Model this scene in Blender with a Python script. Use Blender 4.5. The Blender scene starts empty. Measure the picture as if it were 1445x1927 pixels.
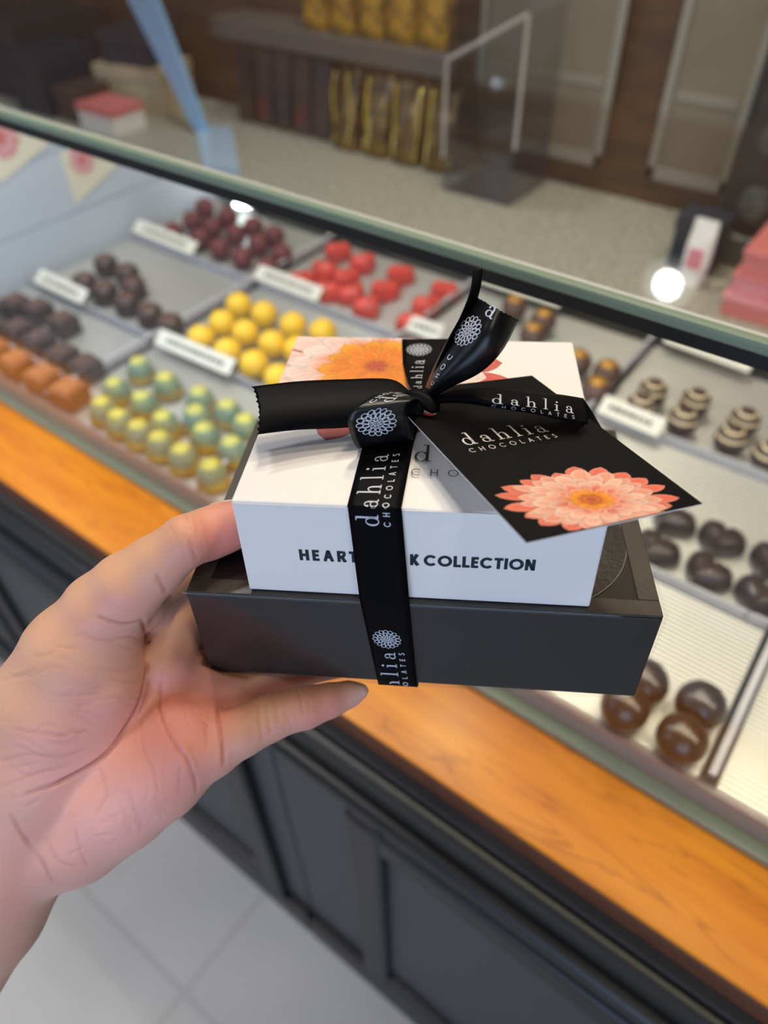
import bpy, bmesh, math, random
import numpy as np
from mathutils import Matrix, Vector

# ------------------------------------------------------------------ camera, world, lights, exposure
scene = bpy.context.scene
COL = scene.collection
# measured places in the shop, in metres (CAM: camera axes; BOX: frame of the held boxes)
CAM = [[0.800103,0.412288,-0.435722],[0.599624,-0.570167,0.561569],[-0.016906,-0.710583,-0.70341]]
BOX = [[0.852468,-0.519909,-0.054717,-0.165188],[0.522515,0.850686,0.057534,0.089884],[0.016634,-0.077636,0.996843,1.14654]]
TZ = 0.8163
WZ = 0.7893
CH = {"caramel":[[-0.9293,0.3569],[-0.8756,0.3569],[-0.8179,0.3569],[-0.7649,0.3569]],"darksq":[[-1.0286,0.4109],[-1.0152,0.4469],[-0.9737,0.4563],[-0.9135,0.4552],[-0.987,0.3913],[-0.9484,0.4067],[-0.8992,0.4067],[-0.8415,0.4034],[-0.7948,0.4049]],"darkround":[[-1.0118,0.605],[-0.9593,0.6042],[-0.9887,0.5476],[-0.9397,0.5472],[-0.886,0.5448],[-0.8336,0.5432],[-0.7879,0.5405],[-0.9159,0.5811]],"maroon":[[-1.0431,0.8456],[-1.0188,0.7944],[-0.9815,0.8423],[-0.9706,0.7952],[-1.0117,0.7457],[-0.9557,0.7535],[-0.9193,0.7992],[-0.9162,0.838],[-0.8631,0.8329],[-0.8611,0.794],[-0.9015,0.7464],[-0.8496,0.7444],[-0.8055,0.7891],[-0.793,0.7427]],"redheart":[[-0.7412,0.8516],[-0.6826,0.8456],[-0.7212,0.7884],[-0.7225,0.746],[-0.6733,0.7901],[-0.6739,0.7414],[-0.6346,0.7575],[-0.6137,0.8448],[-0.6041,0.7926],[-0.5946,0.7434],[-0.5316,0.8393],[-0.5264,0.7917],[-0.5169,0.7426]],"yellow":[[-0.7418,0.6293],[-0.6948,0.6322],[-0.7259,0.5811],[-0.6812,0.581],[-0.72,0.5364],[-0.6672,0.5341],[-0.6418,0.6333],[-0.633,0.582],[-0.6187,0.5336],[-0.5971,0.6438],[-0.5956,0.5905],[-0.5713,0.528]],"green":[[-0.7352,0.4435],[-0.7226,0.3954],[-0.6802,0.4401],[-0.6718,0.3965],[-0.6227,0.4429],[-0.5755,0.4443],[-0.6209,0.385],[-0.5652,0.3971],[-0.6664,0.3564],[-0.595,0.3564],[-0.5577,0.3564],[-0.5221,0.3974],[-0.5118,0.3564],[-0.5389,0.4366],[-0.7033,0.3607],[-0.631,0.3564],[-0.5982,0.4147]],"gold":[[-0.3688,0.8413],[-0.3634,0.801],[-0.4201,0.8517],[-0.2457,0.7761],[-0.2406,0.7347],[-0.2857,0.7772]],"striped":[[-0.1839,0.7696],[-0.1839,0.7333],[-0.135,0.7796],[-0.1344,0.7368],[-0.0771,0.7753],[-0.0788,0.7358],[-0.0362,0.73]],"darkheart":[[-0.0867,0.5811],[-0.0839,0.5317],[-0.0372,0.5811],[-0.0344,0.5317],[0.0123,0.5806],[0.0151,0.5312]],"truffle":[[0.0117,0.3887],[0.0106,0.352],[-0.0355,0.352],[-0.0323,0.3819]]}
TAGS = [[[-1.0572,0.5142,0.8283],[-0.9387,0.5138,0.8283]],[[-1.0769,0.7197,0.8283],[-0.925,0.7157,0.8283]],[[-0.7697,0.5042,0.8283],[-0.6323,0.5088,0.8283]],[[-0.7906,0.7173,0.8283],[-0.6631,0.7169,0.8283]],[[-0.8061,0.9144,0.8283],[-0.714,0.9138,0.8283]],[[-0.5022,0.9023,0.8283],[-0.3706,0.9019,0.8283]],[[-0.2173,0.8998,0.8283],[-0.1037,0.8918,0.8283]],[[-0.2226,0.709,0.8283],[-0.1463,0.7045,0.8283]],[[-0.5129,0.7274,0.8283],[-0.4621,0.73,0.8283]]]
RIB = {"tail":[[[86.27,48.1,56.0],[81.24,51.69,57.0],[73.58,57.47,58.5],[57.01,55.77,59.0],[39.97,51.64,60.0],[24.15,45.34,61.0]],[[85.1,45.16,56.0],[79.78,45.14,56.5],[72.28,43.93,57.0],[57.91,41.38,57.0],[42.42,37.53,58.0],[28.88,33.81,59.0]],[[83.86,43.86,55.0],[78.62,42.51,53.0],[71.23,39.3,51.0],[58.3,35.84,51.0],[43.0,31.38,52.5],[29.75,25.43,54.0]]],"tail2":[[[86.75,49.95,56.0],[89.92,52.32,66.0],[94.24,55.14,76.0],[98.46,58.46,84.0],[101.22,65.44,90.0],[101.85,70.82,95.0]],[[87.95,48.92,56.0],[92.51,53.59,66.0],[98.38,61.39,76.0],[103.0,65.88,84.0],[104.7,67.8,90.0],[105.15,71.39,95.0]]],"loop":[[[85.71,51.46,55.5],[88.68,55.71,63.0],[93.94,62.99,72.0],[98.53,67.85,79.0],[103.18,74.36,84.0]],[[86.84,48.13,56.0],[93.12,45.19,68.0],[100.33,45.71,78.0],[105.41,46.99,85.0],[109.51,51.68,90.0]],[[88.24,51.48,54.0],[96.2,45.63,63.0],[105.94,44.1,70.0],[112.83,47.06,77.0],[118.26,60.18,82.0]]],"right":[[[87.38,48.89,56.0],[98.1,48.99,60.0],[110.23,49.02,61.0],[124.83,53.95,57.0],[135.86,57.31,54.0],[144.8,60.13,51.0]],[[88.09,45.94,56.5],[99.12,42.0,61.0],[109.96,38.72,62.5],[123.98,42.74,59.0],[134.73,46.51,55.5],[144.3,50.13,52.0]],[[88.06,46.93,55.0],[99.21,42.58,58.5],[110.16,38.78,59.5],[124.0,39.41,57.0],[134.41,40.59,54.0],[144.39,43.04,51.0]]],"down":[[[144.61,60.12,51.0],[147.76,57.81,47.5],[153.49,60.42,38.0],[161.76,65.28,24.0],[168.74,75.78,10.0]],[[141.35,45.6,51.0],[144.57,47.88,46.0],[149.75,51.06,37.0],[157.45,56.47,23.0],[164.03,65.86,9.0]]],"curl":[[[84.51,48.64,56.5],[77.09,46.08,60.0],[70.3,39.29,63.0],[64.81,31.07,63.0],[61.83,28.97,60.0],[61.52,28.62,57.0],[62.18,29.66,51.5],[63.81,30.85,46.0],[63.81,33.85,45.0],[63.81,38.85,46.5],[63.81,42.85,49.0]],[[86.37,46.3,56.0],[84.55,41.46,60.0],[83.57,36.5,63.0],[82.41,34.72,63.0],[81.65,35.08,60.0],[81.66,34.72,57.0],[82.1,36.09,51.5],[83.12,37.58,46.0],[83.12,40.58,45.0],[83.12,45.58,46.5],[83.12,49.58,49.0]]],"front":[[[83.24,54.01,50.0],[75.17,47.59,45.0],[65.05,33.86,43.7],[64.06,1.26,43.7],[64.16,1.7,42.9],[66.35,-0.3,1.5],[71.62,-0.6,-47.6],[71.92,0.4,-48.6],[74.62,14.0,-48.6]],[[86.7,51.99,50.0],[85.18,51.74,45.0],[83.29,37.91,43.7],[81.72,1.32,43.7],[81.82,1.7,42.9],[84.27,-0.3,1.5],[87.28,-0.6,-47.6],[87.58,0.4,-48.6],[88.28,14.0,-48.6]]],"back":[[[83.6,54.36,53.0],[78.82,74.42,47.0],[75.02,96.14,43.7],[72.95,117.24,43.7],[72.95,121.2,42.9],[72.95,121.2,20.0]],[[88.1,54.6,53.0],[88.68,74.92,47.0],[92.23,96.97,43.7],[95.51,118.24,43.7],[95.51,121.2,42.9],[95.51,121.2,20.0]]]}
TAG = {"o":[72.02,56.41,53.25],"u":[0.86882,0.47745,-0.13113],"v":[0.48626,-0.87269,0.0442],"w":64.59,"h":96.16}
HAND = [[[-0.16551,0.12132,1.15674,0.0092],[-0.16921,0.1157,1.15597,0.00937],[-0.17194,0.10997,1.15592,0.0095],[-0.17202,0.1017,1.15979,0.00925],[-0.17874,0.09035,1.15204,0.01091],[-0.18403,0.07963,1.14576,0.01312],[-0.19016,0.07006,1.13623,0.01533]],[[-0.19016,0.07006,1.13623,0.01533],[-0.19405,0.05618,1.12045,0.02157],[-0.19591,0.04072,1.10215,0.02592],[-0.19566,0.02548,1.08272,0.02807],[-0.19785,0.00586,1.06131,0.0292]],[[-0.18889,0.06725,1.12751,0.01269],[-0.18403,0.05493,1.1104,0.01696],[-0.18469,0.03872,1.09218,0.01888]],[[-0.20234,-0.00555,1.05071,0.03277],[-0.20274,-0.0249,1.0284,0.02977],[-0.20894,-0.04661,1.00496,0.02863],[-0.22308,-0.10791,0.93919,0.03365],[-0.24185,-0.18114,0.86392,0.03951]],[[-0.22639,0.00908,1.07729,0.03277],[-0.22692,-0.01909,1.0466,0.03343],[-0.22396,-0.0639,0.99194,0.03243],[-0.23111,-0.1363,0.91013,0.03446]],[[-0.18736,0.00612,1.05501,0.02271],[-0.17688,0.01822,1.0596,0.02242],[-0.16754,0.03606,1.0709,0.02313],[-0.15887,0.0508,1.08015,0.02169],[-0.15293,0.06306,1.08767,0.01971],[-0.14302,0.06833,1.08859,0.01263]],[[-0.20474,0.02127,1.06935,0.02097],[-0.18929,0.04581,1.08079,0.0209],[-0.17799,0.06395,1.08827,0.01936],[-0.1698,0.07462,1.09029,0.01655]],[[-0.20197,0.03609,1.07236,0.02243],[-0.19578,0.06314,1.08443,0.01932],[-0.19141,0.08471,1.09041,0.01621],[-0.19111,0.09605,1.09359,0.0129]],[[-0.10765,0.12078,1.09363,0.00305],[-0.11094,0.11714,1.09282,0.00502],[-0.11573,0.10995,1.09283,0.00672],[-0.12175,0.10198,1.09233,0.00819],[-0.12566,0.09675,1.09271,0.00804],[-0.13021,0.08916,1.0929,0.00893],[-0.13462,0.07863,1.09303,0.00944],[-0.14085,0.06935,1.08948,0.01091]],[[-0.16653,0.08217,1.09675,0.0105],[-0.15493,0.09795,1.08896,0.0095],[-0.14322,0.1133,1.08861,0.009],[-0.12918,0.13249,1.08888,0.0086],[-0.11633,0.14979,1.08929,0.0078]],[[-0.18325,0.09388,1.10519,0.011],[-0.17625,0.10598,1.08782,0.0102],[-0.15942,0.13023,1.08634,0.0096],[-0.14334,0.15184,1.08658,0.009],[-0.12879,0.17019,1.08722,0.008]],[[-0.19379,0.10901,1.10976,0.0105],[-0.19121,0.12272,1.08804,0.0102],[-0.17721,0.14975,1.08444,0.0095],[-0.16112,0.17134,1.08448,0.009],[-0.14862,0.18729,1.08535,0.008]],[[-0.17378,0.07845,1.1046,0.012],[-0.1831,0.08966,1.10946,0.012],[-0.19462,0.10644,1.11287,0.0105]],[[-0.15741,0.08272,1.09321,0.009],[-0.15114,0.08981,1.09034,0.009],[-0.14932,0.10026,1.08963,0.0092],[-0.13982,0.11541,1.08888,0.0086],[-0.12543,0.13017,1.08982,0.0076]],[[-0.1944,0.10793,1.1148,0.01],[-0.19162,0.09741,1.12259,0.0105],[-0.18808,0.08375,1.12959,0.0115]]]
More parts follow.
